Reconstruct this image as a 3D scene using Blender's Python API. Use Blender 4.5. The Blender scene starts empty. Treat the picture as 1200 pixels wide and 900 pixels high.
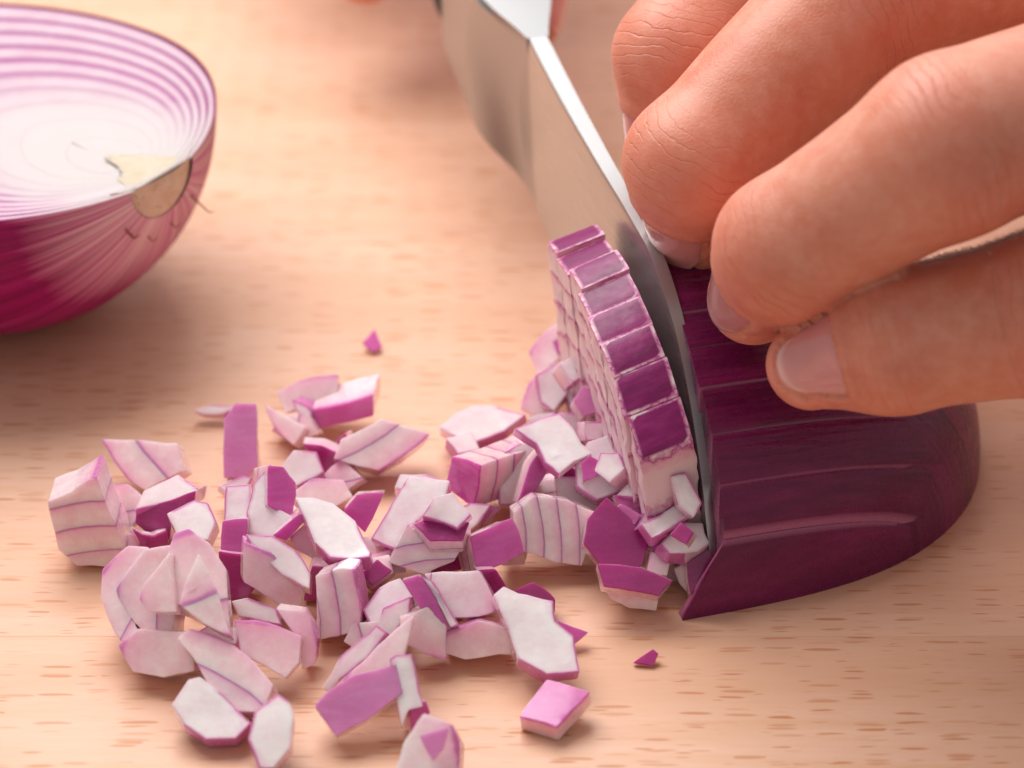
import bpy, bmesh, math, random
import numpy as np
from mathutils import Vector, Matrix, noise as mnoise
from mathutils.kdtree import KDTree
random.seed(7); np.random.seed(7)
S = 0.01                      # everything below is written in centimetres, the scene is in metres
R = math.radians
sc = bpy.context.scene

# ------------------------------------------------------------------ camera, light, exposure
PITCH = R(33.0); DIST = 37.0; LENS = 100.0
CAM = np.array([0.0, -DIST*math.cos(PITCH), DIST*math.sin(PITCH)])
FWD = np.array([0.0, math.cos(PITCH), -math.sin(PITCH)])
UP = np.array([0.0, math.sin(PITCH), math.cos(PITCH)])
cd = bpy.data.cameras.new('camera'); cam = bpy.data.objects.new('camera', cd)
sc.collection.objects.link(cam)
cam.location = tuple(CAM*S); cam.rotation_euler = (math.pi/2 - PITCH, 0, 0)
cd.lens = LENS; cd.sensor_width = 36; cd.clip_start = 0.01; cd.clip_end = 50
cd.dof.use_dof = True; cd.dof.focus_distance = 0.327; cd.dof.aperture_fstop = 20.0
sc.camera = cam

w = bpy.data.worlds.new('World'); sc.world = w; w.use_nodes = True
bg = w.node_tree.nodes['Background']; bg.inputs['Color'].default_value = (1.0, 0.95, 0.92, 1); bg.inputs['Strength'].default_value = 0.38

def area(name, loc, target, size, power, col):
    l = bpy.data.lights.new(name, 'AREA'); l.energy = power; l.color = col; l.shape = 'RECTANGLE'
    l.size = size[0]*S; l.size_y = size[1]*S
    o = bpy.data.objects.new(name, l); sc.collection.objects.link(o)
    o.location = Vector(loc)*S
    o.rotation_euler = (Vector(target)-Vector(loc)).to_track_quat('-Z', 'Y').to_euler()
    return o
area('window_light', (-11, 13, 33), (0, -4, 0), (32, 26), 1.72, (1.0, 0.97, 0.95))
area('back_window', (6, 52, 36), (2, -2, 1), (95, 62), 1.6, (1.0, 0.98, 0.96))
sc.view_settings.view_transform = 'Standard'; sc.view_settings.look = 'None'
sc.view_settings.exposure = 0.06; sc.view_settings.gamma = 1.0

# ------------------------------------------------------------------ helpers
def ray(px, py):              # direction through a point of the 1200x900 photograph
    f = 1200*LENS/36.0
    d = FWD*f + np.array([1.0, 0, 0])*(px-600) + UP*(450-py)
    return d/np.linalg.norm(d)
def W(px, py, z):             # the place at height z seen at that point of the photograph
    d = ray(px, py); return CAM + d*((z-CAM[2])/d[2])
def on_plane(px, py, p0, n):
    d = ray(px, py); return CAM + d*(np.dot(p0-CAM, n)/np.dot(d, n))
ORG = {}
def empty(name, loc, label=None, cat=None, group=None):
    o = bpy.data.objects.new(name, None); sc.collection.objects.link(o)
    o.empty_display_size = 0.01
    ORG[o] = np.array(loc, float); o.location = tuple(ORG[o])
    if label: o['label'] = label
    if cat: o['category'] = cat
    if group: o['group'] = group
    return o
def link_mesh(name, me, mat, parent=None, org=None, **props):
    """me holds world centimetres; it is moved to the object's own origin"""
    o = bpy.data.objects.new(name, me); sc.collection.objects.link(o)
    if parent is not None:
        po = ORG[parent]; g = po if org is None else np.array(org, float)
        o.parent = parent; o.location = tuple(g-po)
    else:
        g = np.array(org, float) if org is not None else np.zeros(3); o.location = tuple(g)
    ORG[o] = g
    me.transform(Matrix.Translation(Vector(-g)))
    for m in (mat if isinstance(mat, (list, tuple)) else [mat]): me.materials.append(m)
    for k, v in props.items(): o[k] = v
    return o
def mk(verts, faces, smooth=True, attrs=None):
    me = bpy.data.meshes.new('mesh'); me.from_pydata([tuple(map(float, v)) for v in verts], [], [tuple(map(int, f)) for f in faces])
    if smooth: me.polygons.foreach_set('use_smooth', [True]*len(me.polygons))
    for k, a in (attrs or {}).items():
        at = me.attributes.new(k, 'FLOAT', 'POINT'); at.data.foreach_set('value', np.asarray(a, dtype=np.float32).ravel())
    me.update(); return me

# ------------------------------------------------------------------ materials
class N:
    def __init__(s, name):
        s.m = bpy.data.materials.new(name); s.m.use_nodes = True; s.t = s.m.node_tree
        s.b = s.t.nodes['Principled BSDF']; s.out = s.t.nodes['Material Output']
    def n(s, typ, **kw):
        x = s.t.nodes.new(typ)
        for k, v in kw.items(): setattr(x, k, v)
        return x
    def l(s, a, b): s.t.links.new(a, b)
    def val(s, sock, v):
        if hasattr(v, 'is_output'): s.l(v, sock)
        else: sock.default_value = v
    def math(s, op, a, b=0.0, c=None, clamp=False):
        x = s.n('ShaderNodeMath', operation=op, use_clamp=clamp); s.val(x.inputs[0], a); s.val(x.inputs[1], b)
        if c is not None: s.val(x.inputs[2], c)
        return x.outputs[0]
    def attr(s, name): return s.n('ShaderNodeAttribute', attribute_name=name).outputs['Fac']
    def coords(s, sx=1, sy=1, sz=1, off=(0, 0, 0)):   # object coordinates in centimetres
        tc = s.n('ShaderNodeTexCoord'); mp = s.n('ShaderNodeMapping')
        mp.inputs['Scale'].default_value = (sx/S, sy/S, sz/S); mp.inputs['Location'].default_value = off
        s.l(tc.outputs['Object'], mp.inputs['Vector']); return mp.outputs[0]
    def noise(s, vec, scale=1, detail=3, rough=0.5, dist=0.0):
        x = s.n('ShaderNodeTexNoise'); s.l(vec, x.inputs['Vector']); x.inputs['Scale'].default_value = scale
        x.inputs['Detail'].default_value = detail; x.inputs['Roughness'].default_value = rough; x.inputs['Distortion'].default_value = dist
        return x.outputs['Fac']
    def ramp(s, f, pts, interp='LINEAR'):
        x = s.n('ShaderNodeValToRGB'); x.color_ramp.interpolation = interp; e = x.color_ramp.elements
        while len(e) < len(pts): e.new(0.5)
        for i, (p, c) in enumerate(pts):
            e[i].position = p; e[i].color = (c if isinstance(c, (tuple, list)) else (c, c, c)) + ((1,) if not isinstance(c, (tuple, list)) or len(c) == 3 else ())
        s.l(f, x.inputs[0]); return x.outputs[0]
    def mix(s, f, a, b, typ='MIX'):
        x = s.n('ShaderNodeMix', data_type='RGBA', blend_type=typ); s.val(x.inputs['Factor'], f)
        for sock, v in ((x.inputs[6], a), (x.inputs[7], b)):
            if hasattr(v, 'is_output'): s.l(v, sock)
            else: sock.default_value = tuple(v) + (1,)
        return x.outputs[2]
    def bump(s, h, strength, dist):
        x = s.n('ShaderNodeBump'); s.l(h, x.inputs['Height']); x.inputs['Strength'].default_value = strength
        x.inputs['Distance'].default_value = dist*S; s.l(x.outputs[0], s.b.inputs['Normal']); return x
    def sss(s, wgt, rad, scale):
        s.b.inputs['Subsurface Weight'].default_value = wgt; s.b.inputs['Subsurface Radius'].default_value = rad
        s.b.inputs['Subsurface Scale'].default_value = scale*S
    def set(s, k, v): s.val(s.b.inputs[k], v)

def wood_mat(name, seed, tone):
    M = N(name); off = (seed*13.7, seed*5.3, 0)
    bigv = M.coords(.10, .9, .2, off); g = M.noise(bigv, 1, 4, .6)
    finev = M.coords(.5, 9, 1, off); f = M.noise(finev, 1, 3, .6)
    base = M.ramp(g, [(.25, tuple(c*t for c, t in zip((.70, .39, .26), tone))), (.75, tuple(c*t for c, t in zip((.84, .545, .41), tone)))])
    base = M.mix(M.math('MULTIPLY', M.ramp(f, [(.35, 0.0), (.7, 1.0)]), .36), base, (.72, .40, .20))
    # short dark pore flecks running with the grain
    warp = M.noise(M.coords(.5, .8, 1, off), 1, 2)
    v = M.n('ShaderNodeTexVoronoi'); mp = M.coords(2.1, 18, 1.0, off)
    add = M.n('ShaderNodeVectorMath', operation='ADD'); M.l(mp, add.inputs[0])
    cmb = M.n('ShaderNodeCombineXYZ'); M.l(M.math('MULTIPLY', warp, 2.0), cmb.inputs[1]); M.l(cmb.outputs[0], add.inputs[1])
    M.l(add.outputs[0], v.inputs['Vector']); v.inputs['Scale'].default_value = 1.0
    sep = M.n('ShaderNodeSeparateColor'); M.l(v.outputs['Color'], sep.inputs[0])
    thr = M.math('MULTIPLY_ADD', sep.outputs[0], .58, -.045)
    fl = M.math('MULTIPLY', M.math('SUBTRACT', thr, v.outputs['Distance']), 9.0, clamp=True)
    fl = M.math('MULTIPLY', fl, M.math('MULTIPLY_ADD', sep.outputs[1], .75, .15), clamp=True)
    base = M.mix(fl, base, (.57, .225, .095))
    sp = M.noise(M.coords(3, 40, 1, off), 1, 2)
    base = M.mix(M.math('MULTIPLY', M.ramp(sp, [(.5, 0.0), (.7, 1.0)]), .12), base, (.55, .27, .11))
    M.set('Base Color', base)
    rn = M.noise(M.coords(.35, .5, 1, off), 1, 3)
    M.set('Roughness', M.ramp(rn, [(.35, .36), (.65, .58)])); M.set('Specular IOR Level', .4)
    h = M.math('SUBTRACT', M.math('MULTIPLY', f, .3), fl)
    M.bump(h, .35, .012)
    return M.m

def onion_mat(name, skin=(.40, .020, .17), skin2=(.60, .11, .36), flesh=(.90, .64, .66), mem=(.90, .80, .80), line=(.42, .05, .26), rough=.22, dark=1.0):
    """flesh whose colour follows the depth inside a layer: 0 the outer coloured skin, 1 the inner membrane"""
    M = N(name); d = M.attr('depth'); tint = M.attr('tint')
    nz = M.noise(M.coords(1.6, 1.6, 1.6), 1, 3); fine = M.noise(M.coords(14, 14, 14), 1, 3)
    fib = M.noise(M.coords(4, 4, 22), 1, 2)
    sk = M.mix(M.math('MULTIPLY_ADD', nz, 1.1, -.25, clamp=True), skin, skin2)
    sk = M.mix(M.math('MULTIPLY', M.ramp(fib, [(.4, 0.0), (.65, 1.0)]), .25), sk, skin2)
    sk = M.mix(tint, sk, tuple(c*.35 for c in skin))
    dd = M.math('ADD', d, M.math('MULTIPLY_ADD', fine, .05, -.025))
    mot = M.noise(M.coords(5, 5, 5), 1, 4, .65)
    fl = M.ramp(mot, [(.32, (flesh[0]*.93, flesh[1]*.78, flesh[2]*.85)), (.62, flesh)])
    pinkish = M.mix(.62, fl, (.84, .26, .52))
    c = M.mix(M.ramp(dd, [(.06, 0.0), (.22, .55), (.55, 1.0)]), pinkish, fl)
    c = M.mix(M.ramp(dd, [(.0, 1.0), (.06, 1.0), (.12, 0.0)]), c, sk)
    memc = M.mix(M.ramp(M.noise(M.coords(3.5, 3.5, 8), 1, 5, .7), [(.40, 0.0), (.72, .45)]), mem, (.78, .58, .66))
    c = M.mix(M.ramp(dd, [(.955, 0.0), (.985, 1.0)]), c, memc)
    rim = M.math('ADD', M.attr('rim'), M.math('MULTIPLY_ADD', fine, .3, -.15))
    c = M.mix(M.ramp(rim, [(.10, 0.0), (.70, .38), (.86, .92)]), c, (.58, .12, .38))
    M.set('Base Color', c); M.set('IOR', 1.38)
    M.sss(.40, (1.0, .60, .70), .25); M.set('Roughness', M.ramp(fine, [(.3, .12), (.8, .36)])); M.set('Coat Weight', .7); M.set('Coat Roughness', .12)
    M.set('Specular IOR Level', .5)
    h = M.math('ADD', M.math('MULTIPLY', fine, .5), M.math('MULTIPLY', fib, .5)); bp = M.bump(h, .16, .02)
    return M.m

def dark_skin_mat():
    """whole onion's outer skin: glossy deep purple with fine veins running root to tip (attributes along, around)"""
    M = N('onion_outer_skin'); al = M.attr('along'); ar = M.attr('around'); d = M.attr('depth')
    cmb = M.n('ShaderNodeCombineXYZ'); M.l(M.math('MULTIPLY', al, .22), cmb.inputs[0]); M.l(M.math('MULTIPLY', ar, 3.4), cmb.inputs[1])
    v1 = M.noise(cmb.outputs[0], 1, 5, .65); v2 = M.noise(cmb.outputs[0], 6, 3, .6)
    sk = M.ramp(v1, [(.28, (.070, .002, .030)), (.55, (.150, .005, .064)), (.78, (.30, .018, .14))])
    sk = M.mix(M.math('MULTIPLY', M.ramp(v2, [(.45, 0.0), (.75, 1.0)]), .25), sk, (.30, .035, .14))
    fl = (.46, .15, .27)
    c = M.mix(M.ramp(d, [(.0, 0.0), (.10, 0.0), (.30, 1.0)]), sk, fl)
    M.set('Base Color', c); M.sss(.12, (1, .3, .5), .12)
    fine = M.noise(M.coords(10, 10, 10), 1, 3)
    M.set('Roughness', M.ramp(fine, [(.3, .22), (.8, .38)])); M.set('Specular IOR Level', .40)
    M.bump(M.math('ADD', M.math('MULTIPLY', v2, .9), M.math('MULTIPLY', fine, .5)), .5, .025)
    return M.m

def slice_skin_mat():
    M = N('onion_slice_skin'); al = M.attr('along'); ar = M.attr('around'); d = M.attr('depth')
    cmb = M.n('ShaderNodeCombineXYZ'); M.l(M.math('MULTIPLY', al, .9), cmb.inputs[0]); M.l(M.math('MULTIPLY', ar, 5.0), cmb.inputs[1])
    v1 = M.noise(cmb.outputs[0], 1, 4, .6)
    sk = M.ramp(v1, [(.3, (.13, .004, .062)), (.55, (.24, .010, .125)), (.75, (.38, .035, .21))])
    fine = M.noise(M.coords(11, 11, 11), 1, 3); dn = M.math('ADD', d, M.math('ADD', M.math('MULTIPLY_ADD', fine, .2, -.1), M.math('MULTIPLY_ADD', M.noise(M.coords(4, 4, 4), 1, 3, .6), .6, -.3)))
    fr = M.math('FRACT', M.math('MULTIPLY', M.math('SUBTRACT', dn, .1), 1.0))
    fl = M.ramp(fr, [(.0, (.42, .05, .24)), (.10, (.74, .38, .50)), (.3, (.82, .60, .62)), (.9, (.84, .66, .68)), (1.0, (.6, .2, .4))])
    c = M.mix(M.ramp(d, [(.0, 0.0), (.06, 0.0), (.10, 1.0)]), sk, fl)
    M.set('Base Color', c); M.sss(.25, (1, .45, .6), .18)
    M.set('Roughness', M.ramp(fine, [(.3, .30), (.8, .46)])); M.set('Specular IOR Level', .35)
    M.bump(M.math('ADD', M.math('MULTIPLY', v1, .4), fine), .22, .02)
    return M.m

def skin_mat():
    M = N('hand_skin'); km = M.attr('knuckle'); fu = M.attr('along'); tip = M.attr('fingertip')
    big = M.noise(M.coords(.9, .9, .9), 1, 3); mid = M.noise(M.coords(5, 5, 5), 1, 4, .6)
    c = M.ramp(big, [(.3, (.62, .205, .122)), (.7, (.73, .30, .20))])
    c = M.mix(M.math('MULTIPLY', M.ramp(mid, [(.4, 0.0), (.7, 1.0)]), .34), c, (.82, .46, .36))
    blo = M.noise(M.coords(2.1, 2.1, 2.1, (9, 2, 5)), 1, 4, .6)
    c = M.mix(M.math('MULTIPLY', M.ramp(blo, [(.45, 0.0), (.68, 1.0)]), .24), c, (.62, .14, .085))
    c = M.mix(M.math('MULTIPLY', km, .40), c, (.70, .20, .13))
    c = M.mix(M.math('MULTIPLY', tip, .35), c, (.80, .28, .23))
    M.set('Base Color', c); M.sss(.30, (1.0, .30, .16), .35)
    M.set('Roughness', M.ramp(mid, [(.3, .40), (.7, .52)])); M.set('Specular IOR Level', .45)
    # skin cells, pores and the creases that cross the knuckles
    v = M.n('ShaderNodeTexVoronoi', feature='DISTANCE_TO_EDGE'); M.l(M.coords(17, 17, 17), v.inputs['Vector']); v.inputs['Scale'].default_value = 1
    cell = M.ramp(v.outputs['Distance'], [(.0, 0.0), (.25, 1.0)])
    wob = M.noise(M.coords(2.2, 2.2, 2.2), 1, 3)
    ph = M.math('ADD', M.math('MULTIPLY', fu, 24.0), M.math('MULTIPLY', wob, 7.0))
    sn = M.math('ABSOLUTE', M.math('SINE', ph)); crease = M.ramp(sn, [(.0, 0.0), (.30, 1.0)])
    sel = M.ramp(M.noise(M.coords(1.9, 1.9, 1.9, (4, 4, 4)), 1, 2), [(.36, 0.0), (.52, 1.0)])
    cm = M.math('MULTIPLY', km, sel)
    h = M.math('ADD', M.math('MULTIPLY', cell, .10), M.math('MULTIPLY', M.math('SUBTRACT', crease, 1.0), M.math('MULTIPLY', cm, .8)))
    h = M.math('ADD', h, M.math('MULTIPLY', mid, .35))
    M.bump(h, .62, .024)
    return M.m

def simple(name, col, rough=.4, metal=0.0, spec=.5, sss=None):
    M = N(name); M.set('Base Color', tuple(col)+(1,)); M.set('Roughness', rough); M.set('Metallic', metal); M.set('Specular IOR Level', spec)
    if sss: M.sss(*sss)
    return M.m
def nail_mat():
    M = N('fingernail'); al = M.attr('along')
    c = M.ramp(al, [(.0, (.78, .38, .36)), (.12, (.76, .30, .29)), (.88, (.78, .33, .32)), (.95, (.84, .50, .46))])
    M.set('Base Color', c); M.set('Roughness', .16); M.sss(.25, (1, .4, .3), .15); M.set('Coat Weight', .25); M.set('Coat Roughness', .08)
    M.bump(M.noise(M.coords(9, 9, 9), 1, 2), .12, .02)
    return M.m
def steel_mat(name, rough=.2, col=(.50, .50, .50)):
    M = N(name); M.set('Metallic', 1.0); M.set('Base Color', tuple(col)+(1,))
    tc = M.n('ShaderNodeTexCoord'); mp = M.n('ShaderNodeMapping'); mp.inputs['Scale'].default_value = (2/S, 2/S, 60/S)
    M.l(tc.outputs['Object'], mp.inputs['Vector']); n = M.noise(mp.outputs[0], 1, 3)
    M.set('Roughness', M.ramp(n, [(.3, rough), (.7, rough+.10)]) if name.startswith('blade') else rough+.04)
    if name.startswith('blade'): M.bump(n, .05, .008)
    return M.m
# ------------------------------------------------------------------ chopping board of glued beech staves
board = empty('chopping_board', (0, 6, -2.2), 'pale beech wooden chopping board under the onions and the knife', 'chopping board')
tones = [(1, .98, .96), (1.0, 1.0, 1.0), (.985, .96, .94), (1.0, .99, .98), (.99, .975, .955)]
wm = [wood_mat('beech_stave_%d' % i, i*3.1+1, tones[i]) for i in range(5)]
ys = [-18.3, -14.0, -9.75, -5.3, -.9, 3.6, 7.9, 12.4, 16.8, 21.4, 26, 30.3]
for i in range(len(ys)-1):
    y0, y1 = ys[i]+.0001, ys[i+1]-.0001; b = .0012; zt = -.001*(i % 3)
    prof = [(y0, -2.2), (y0, zt-b), (y0+b, zt), (y1-b, zt), (y1, zt-b), (y1, -2.2)]
    vs = [(x, y, z) for x in (-34, 34) for y, z in prof]
    fs = [(k, (k+1) % 6, 6+(k+1) % 6, 6+k)[::-1] for k in range(6)] + [tuple(range(6)), tuple(range(11, 5, -1))]
    me = mk(vs, fs, smooth=False)
    bm = bmesh.new(); bm.from_mesh(me); bmesh.ops.recalc_face_normals(bm, faces=bm.faces); bm.to_mesh(me); bm.free()
    link_mesh('stave', me, wm[(i*2) % 5], board)

# ------------------------------------------------------------------ the resting onion half, cut face up
FZ = 2.92
oc = np.array([-6.9, 2.1, FZ]); ax = np.array([math.cos(R(-35)), math.sin(R(-35)), 0.0]); bx = np.array([-ax[1], ax[0], 0.0])
A1 = 3.06
def half_w(a):                # half width of the onion at distance a towards the root (negative: towards the neck)
    if a >= 0:
        return max(3.0*(1-(a/3.16)**2.15)**.60 if a < 3.16 else 0, 0)
    q = min(-a/3.9, 1); return 3.0*max(1-q**2.0, 0)**.62
al_s = np.concatenate([-3.9*np.sin(np.linspace(math.pi/2, 0, 26)), A1*np.sin(np.linspace(0, math.pi/2, 30))[1:]])
half_onion = empty('onion_half', (oc[0], oc[1], 0), 'red onion half resting on its round purple side, ringed white cut face up', 'onion half')
# outer skin: half a body of revolution about the root axis, wobbling a little
V, F, atA, atR = [], [], [], []
nphi = 64
for i, a in enumerate(al_s):
    wd = half_w(a)
    for j in range(nphi+1):
        ph = math.pi*j/nphi
        wob = 1+.012*mnoise.noise(Vector((math.cos(ph)*2, math.sin(ph)*2, a*.5)))+.002*math.cos(ph*11+a*.3)
        rr = wd*wob
        V.append(oc+ax*a+bx*rr*math.cos(ph)+np.array([0, 0, -rr*math.sin(ph)*.985])); atA.append(a); atR.append(ph*3)
for i in range(len(al_s)-1):
    for j in range(nphi):
        k = i*(nphi+1)+j; F.append((k, k+1, k+nphi+2, k+nphi+1))
zmin = min(v[2] for v in V)
for v in V: v[2] = oc[2]+(v[2]-oc[2])*(oc[2]/(oc[2]-zmin))
M = N('onion_half_skin'); al = M.attr('along'); ar = M.attr('around')
cmb = M.n('ShaderNodeCombineXYZ'); M.l(M.math('MULTIPLY', al, .16), cmb.inputs[0]); M.l(M.math('MULTIPLY', ar, 3.6), cmb.inputs[1])
v1 = M.noise(cmb.outputs[0], 1, 5, .7)
cmb2 = M.n('ShaderNodeCombineXYZ'); M.l(M.math('MULTIPLY', al, .5), cmb2.inputs[0]); M.l(M.math('MULTIPLY', ar, 11.), cmb2.inputs[1]); v2 = M.noise(cmb2.outputs[0], 1, 3)
sk = M.ramp(v1, [(.3, (.15, .001, .042)), (.52, (.33, .004, .12)), (.72, (.48, .03, .22))])
pale = M.ramp(v2, [(.35, (.62, .13, .30)), (.62, (.90, .66, .62))])
edge = M.math('ADD', M.math('MULTIPLY', M.math('SUBTRACT', al, 2.30), 1.3), M.math('MULTIPLY', M.math('SUBTRACT', v1, .5), M.math('MULTIPLY', al, 1.3, clamp=True)), clamp=True)
c = M.mix(M.math('MULTIPLY', edge, .92), sk, pale); M.set('Base Color', c); M.set('Roughness', .45); M.set('Specular IOR Level', .2); M.sss(.15, (1, .4, .5), .15)
M.bump(M.math('ADD', v1, M.math('MULTIPLY', v2, .4)), .3, .03)
link_mesh('outer_skin', mk(V, F, attrs={'along': atA, 'around': atR}), M.m, half_onion)
# layers: rings of the cut face, each a shell with its own thickness, converging on the root
rootp = 2.50
def outline(f, n=90):
    pts = []
    for t in np.linspace(0, 1, n):
        th = math.pi*2*t; ca, sa = math.cos(th), math.sin(th)
        a = A1*ca if ca >= 0 else 3.9*ca
        a = A1*np.sign(ca)*abs(ca)**.9 if ca >= 0 else a
        wv = half_w(a); s = wv*np.sign(sa) if abs(sa) > 1e-9 else 0
        pts.append((a, s))
    return pts
aa = np.concatenate([al_s, al_s[::-1]]); sg = np.concatenate([np.ones(len(al_s)), -np.ones(len(al_s))])
def ringpts(f, side_only=False):
    P = []
    for a, s in zip(aa, sg):
        wv = half_w(a)*s*.992
        P.append(oc+ax*(rootp+(a-rootp)*f)+bx*(wv*f))
    return P
fs_ = [1.0, .905, .815, .725, .64, .55, .455, .36, .26, .15]
ML = N('onion_layer'); dl = ML.attr('depth'); rt = ML.attr('rootness')
nz = ML.noise(ML.coords(2, 2, 2), 1, 3); st = ML.noise(ML.coords(9, 9, 2), 1, 2)
fl = ML.ramp(nz, [(.3, (.54, .355, .43)), (.7, (.60, .455, .51))])
ln = ML.ramp(ML.math('ADD', dl, ML.math('MULTIPLY_ADD', st, .12, -.06)), [(.0, 1.0), (.16, .90), (.42, .12), (.74, .02), (1.0, .7)])
c = ML.mix(ML.math('MULTIPLY', ln, rt), fl, (.30, .03, .21))
c = ML.mix(ML.math('SUBTRACT', 1.0, rt, clamp=True), c, (.55, .485, .485)); ML.set('Base Color', c)
ML.set('Roughness', .34); ML.sss(.4, (1, .7, .7), .2); ML.bump(ML.math('ADD', nz, st), .25, .02)
for r_ in range(len(fs_)-1):
    P0, P1 = ringpts(fs_[r_]), ringpts(fs_[r_+1]); n = len(P0); nr = 6; V, F, D, RT = [], [], [], []
    for k in range(nr+1):
        t = k/nr; hgt = .035*math.sin(math.pi*min(max(t, .02), .98))**.6*max(0, 1-r_/4.5)
        for p0, p1 in zip(P0, P1):
            p = p0*(1-t)+p1*t; q = p-oc; a = float(np.dot(q, ax)); s_ = float(np.dot(q, bx))
            sag = -.0*max(0, 1-((a+.3)/2.2)**2-(s_/2.2)**2)*(r_/9)
            V.append(p+np.array([0, 0, hgt+sag-.03])); D.append(t)
            dr = math.hypot(a-rootp, s_*1.3); near = min(max((dr-.75-.35*mnoise.noise(Vector((a*2, s_*2, 3))))/1.5, 0), 1)
            cen = min(max((r_-4.6)/3.2, 0), 1); RT.append(near*(1-cen) if r_ else near)
    for p0 in P0:             # a short skirt down between this layer and the next
        pass
    nn = len(V)
    for p1 in P1: V.append(p1+np.array([0, 0, -.35])); D.append(1); RT.append(.3)
    for k in range(nr):
        for i in range(n-1): F.append((k*n+i, k*n+i+1, (k+1)*n+i+1, (k+1)*n+i))
        F.append((k*n+n-1, k*n, (k+1)*n, (k+1)*n+n-1))
    if r_ < 3:
        for i in range(n-1): F.append((nr*n+i, nr*n+i+1, nn+i+1, nn+i))
    me = mk(V, F, attrs={'depth': D, 'rootness': RT})
    bm = bmesh.new(); bm.from_mesh(me); bmesh.ops.remove_doubles(bm, verts=bm.verts, dist=.004); bm.to_mesh(me); bm.free()
    link_mesh('layer', me, ML.m, half_onion)
# inner heart
P1 = ringpts(fs_[-1]); cV = [p+np.array([0, 0, -.0295]) for p in P1]; cen = sum(cV)/len(cV); n = len(cV)
cV.append(cen+np.array([0, 0, -.0295])); link_mesh('heart', mk(cV, [(i, (i+1) % n, n) for i in range(n)], attrs={'depth': [.5]*(n+1), 'rootness': [.0]*(n+1)}), ML.m, half_onion)
# root plate: the cream core on the face and the trimmed root end with its hairs
M = N('root_plate'); nz = M.noise(M.coords(5, 5, 5), 1, 4, .6); sp = M.noise(M.coords(16, 16, 16), 1, 2)
c = M.ramp(nz, [(.3, (.52, .42, .29)), (.7, (.57, .50, .40))]); c = M.mix(M.ramp(sp, [(.62, 0.0), (.74, .5)]), c, (.62, .36, .18))
M.set('Base Color', c); M.set('Roughness', .55); M.sss(.3, (1, .7, .4), .15); M.bump(M.math('ADD', nz, sp), .5, .03); core_m = M.m
M = N('root_end'); nz = M.noise(M.coords(4, 4, 4), 1, 4, .6); sp = M.noise(M.coords(18, 18, 18), 1, 2)
c = M.ramp(nz, [(.3, (.70, .50, .32)), (.7, (.80, .66, .46))]); c = M.mix(M.ramp(sp, [(.6, 0.0), (.72, .6)]), c, (.40, .13, .06))
M.set('Base Color', c); M.set('Roughness', .6); M.bump(M.math('ADD', nz, sp), .6, .03); end_m = M.m
V, F = [], []
we = half_w(A1)
nb = 26
for k in range(9):            # low mound of root core, fan shaped, opening at the cut end
    t = k/8
    for i in range(nb+1):
        u = -1+2*i/nb
        a = 2.16+(A1-.005-2.16)*t + .30*mnoise.noise(Vector((u*3, t*3, 1)))*(1-t); wv = (.14+(half_w(A1)*.985-.14)*t**.7)
        a = min(a+(.28*u*u)*(1-t), A1-.005); s_ = u*wv*.98
        z = -.018+.016*(1-u*u)+.006*mnoise.noise(Vector((a*8, s_*8, 0)))-.016*(1-t)**2
        V.append(oc+ax*a+bx*s_+np.array([0, 0, z]))
for k in range(8):
    for i in range(nb): q = k*(nb+1)+i; F.append((q, q+1, q+nb+2, q+nb+1))
link_mesh('root_core', mk(V, F), core_m, half_onion)
V, F = [], []; cN, rN = 20, 7
wend = .785
for j in range(rN+1):
    for i in range(cN+1):
        ph = math.pi*i/cN; rr = wend*(j/rN)
        bul = .10*(1-(j/rN)**2)+.03*mnoise.noise(Vector((rr*3*math.cos(ph), rr*3*math.sin(ph), 5)))
        p = oc+ax*(A1-.02+bul-.16*(j/rN)**3)+bx*rr*math.cos(ph)+np.array([0, 0, -rr*1.10*math.sin(ph)+.01])
        V.append(p)
for j in range(rN):
    for i in range(cN): q = j*(cN+1)+i; F.append((q, q+1, q+cN+2, q+cN+1))
re_ = link_mesh('root_end', mk(V, F), end_m, half_onion)
def strand(pts, r0, r1, nseg=5):
    V, F = [], []; pts = [np.array(p, float) for p in pts]
    for i, p in enumerate(pts):
        t = pts[min(i+1, len(pts)-1)]-pts[max(i-1, 0)]; t /= np.linalg.norm(t)
        a = np.cross(t, [0.2, .3, 1]); a /= np.linalg.norm(a); b = np.cross(t, a); r = r0+(r1-r0)*i/(len(pts)-1)
        for k in range(nseg): V.append(p+r*(a*math.cos(2*math.pi*k/nseg)+b*math.sin(2*math.pi*k/nseg)))
    for i in range(len(pts)-1):
        for k in range(nseg): F.append((i*nseg+k, i*nseg+(k+1) % nseg, (i+1)*nseg+(k+1) % nseg, (i+1)*nseg+k))
    return V, F
rhm = simple('root_hair', (.34, .10, .07), .6)
for k in range(6):
    ph = math.pi*(.18+.62*random.random()) if k else math.pi*.72
    base = oc+ax*(A1-.10)+bx*wend*(1.0)*math.cos(math.pi-ph)*1.0+np.array([0, 0, -wend*1.1*math.sin(ph)])
    out = ax*.8+bx*math.cos(math.pi-ph)*.8+np.array([0, 0, -.9*math.sin(ph)]); L = .05+.10*random.random()
    if k == 0: base = oc+ax*(A1-.1)+bx*.62+np.array([0, 0, -.62]); out = ax*.9+bx*.3+np.array([0, 0, -.9]); L = .28
    p0 = base; pts = [p0, p0+out*L*.4, p0+out*L*.75+np.array([.03, 0, -.03]), p0+out*L+np.array([.12*random.random()+.02, 0, .05])]
    V, F = strand(pts, .016, .006); link_mesh('root_hair', mk(V, F), rhm, re_)

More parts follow.
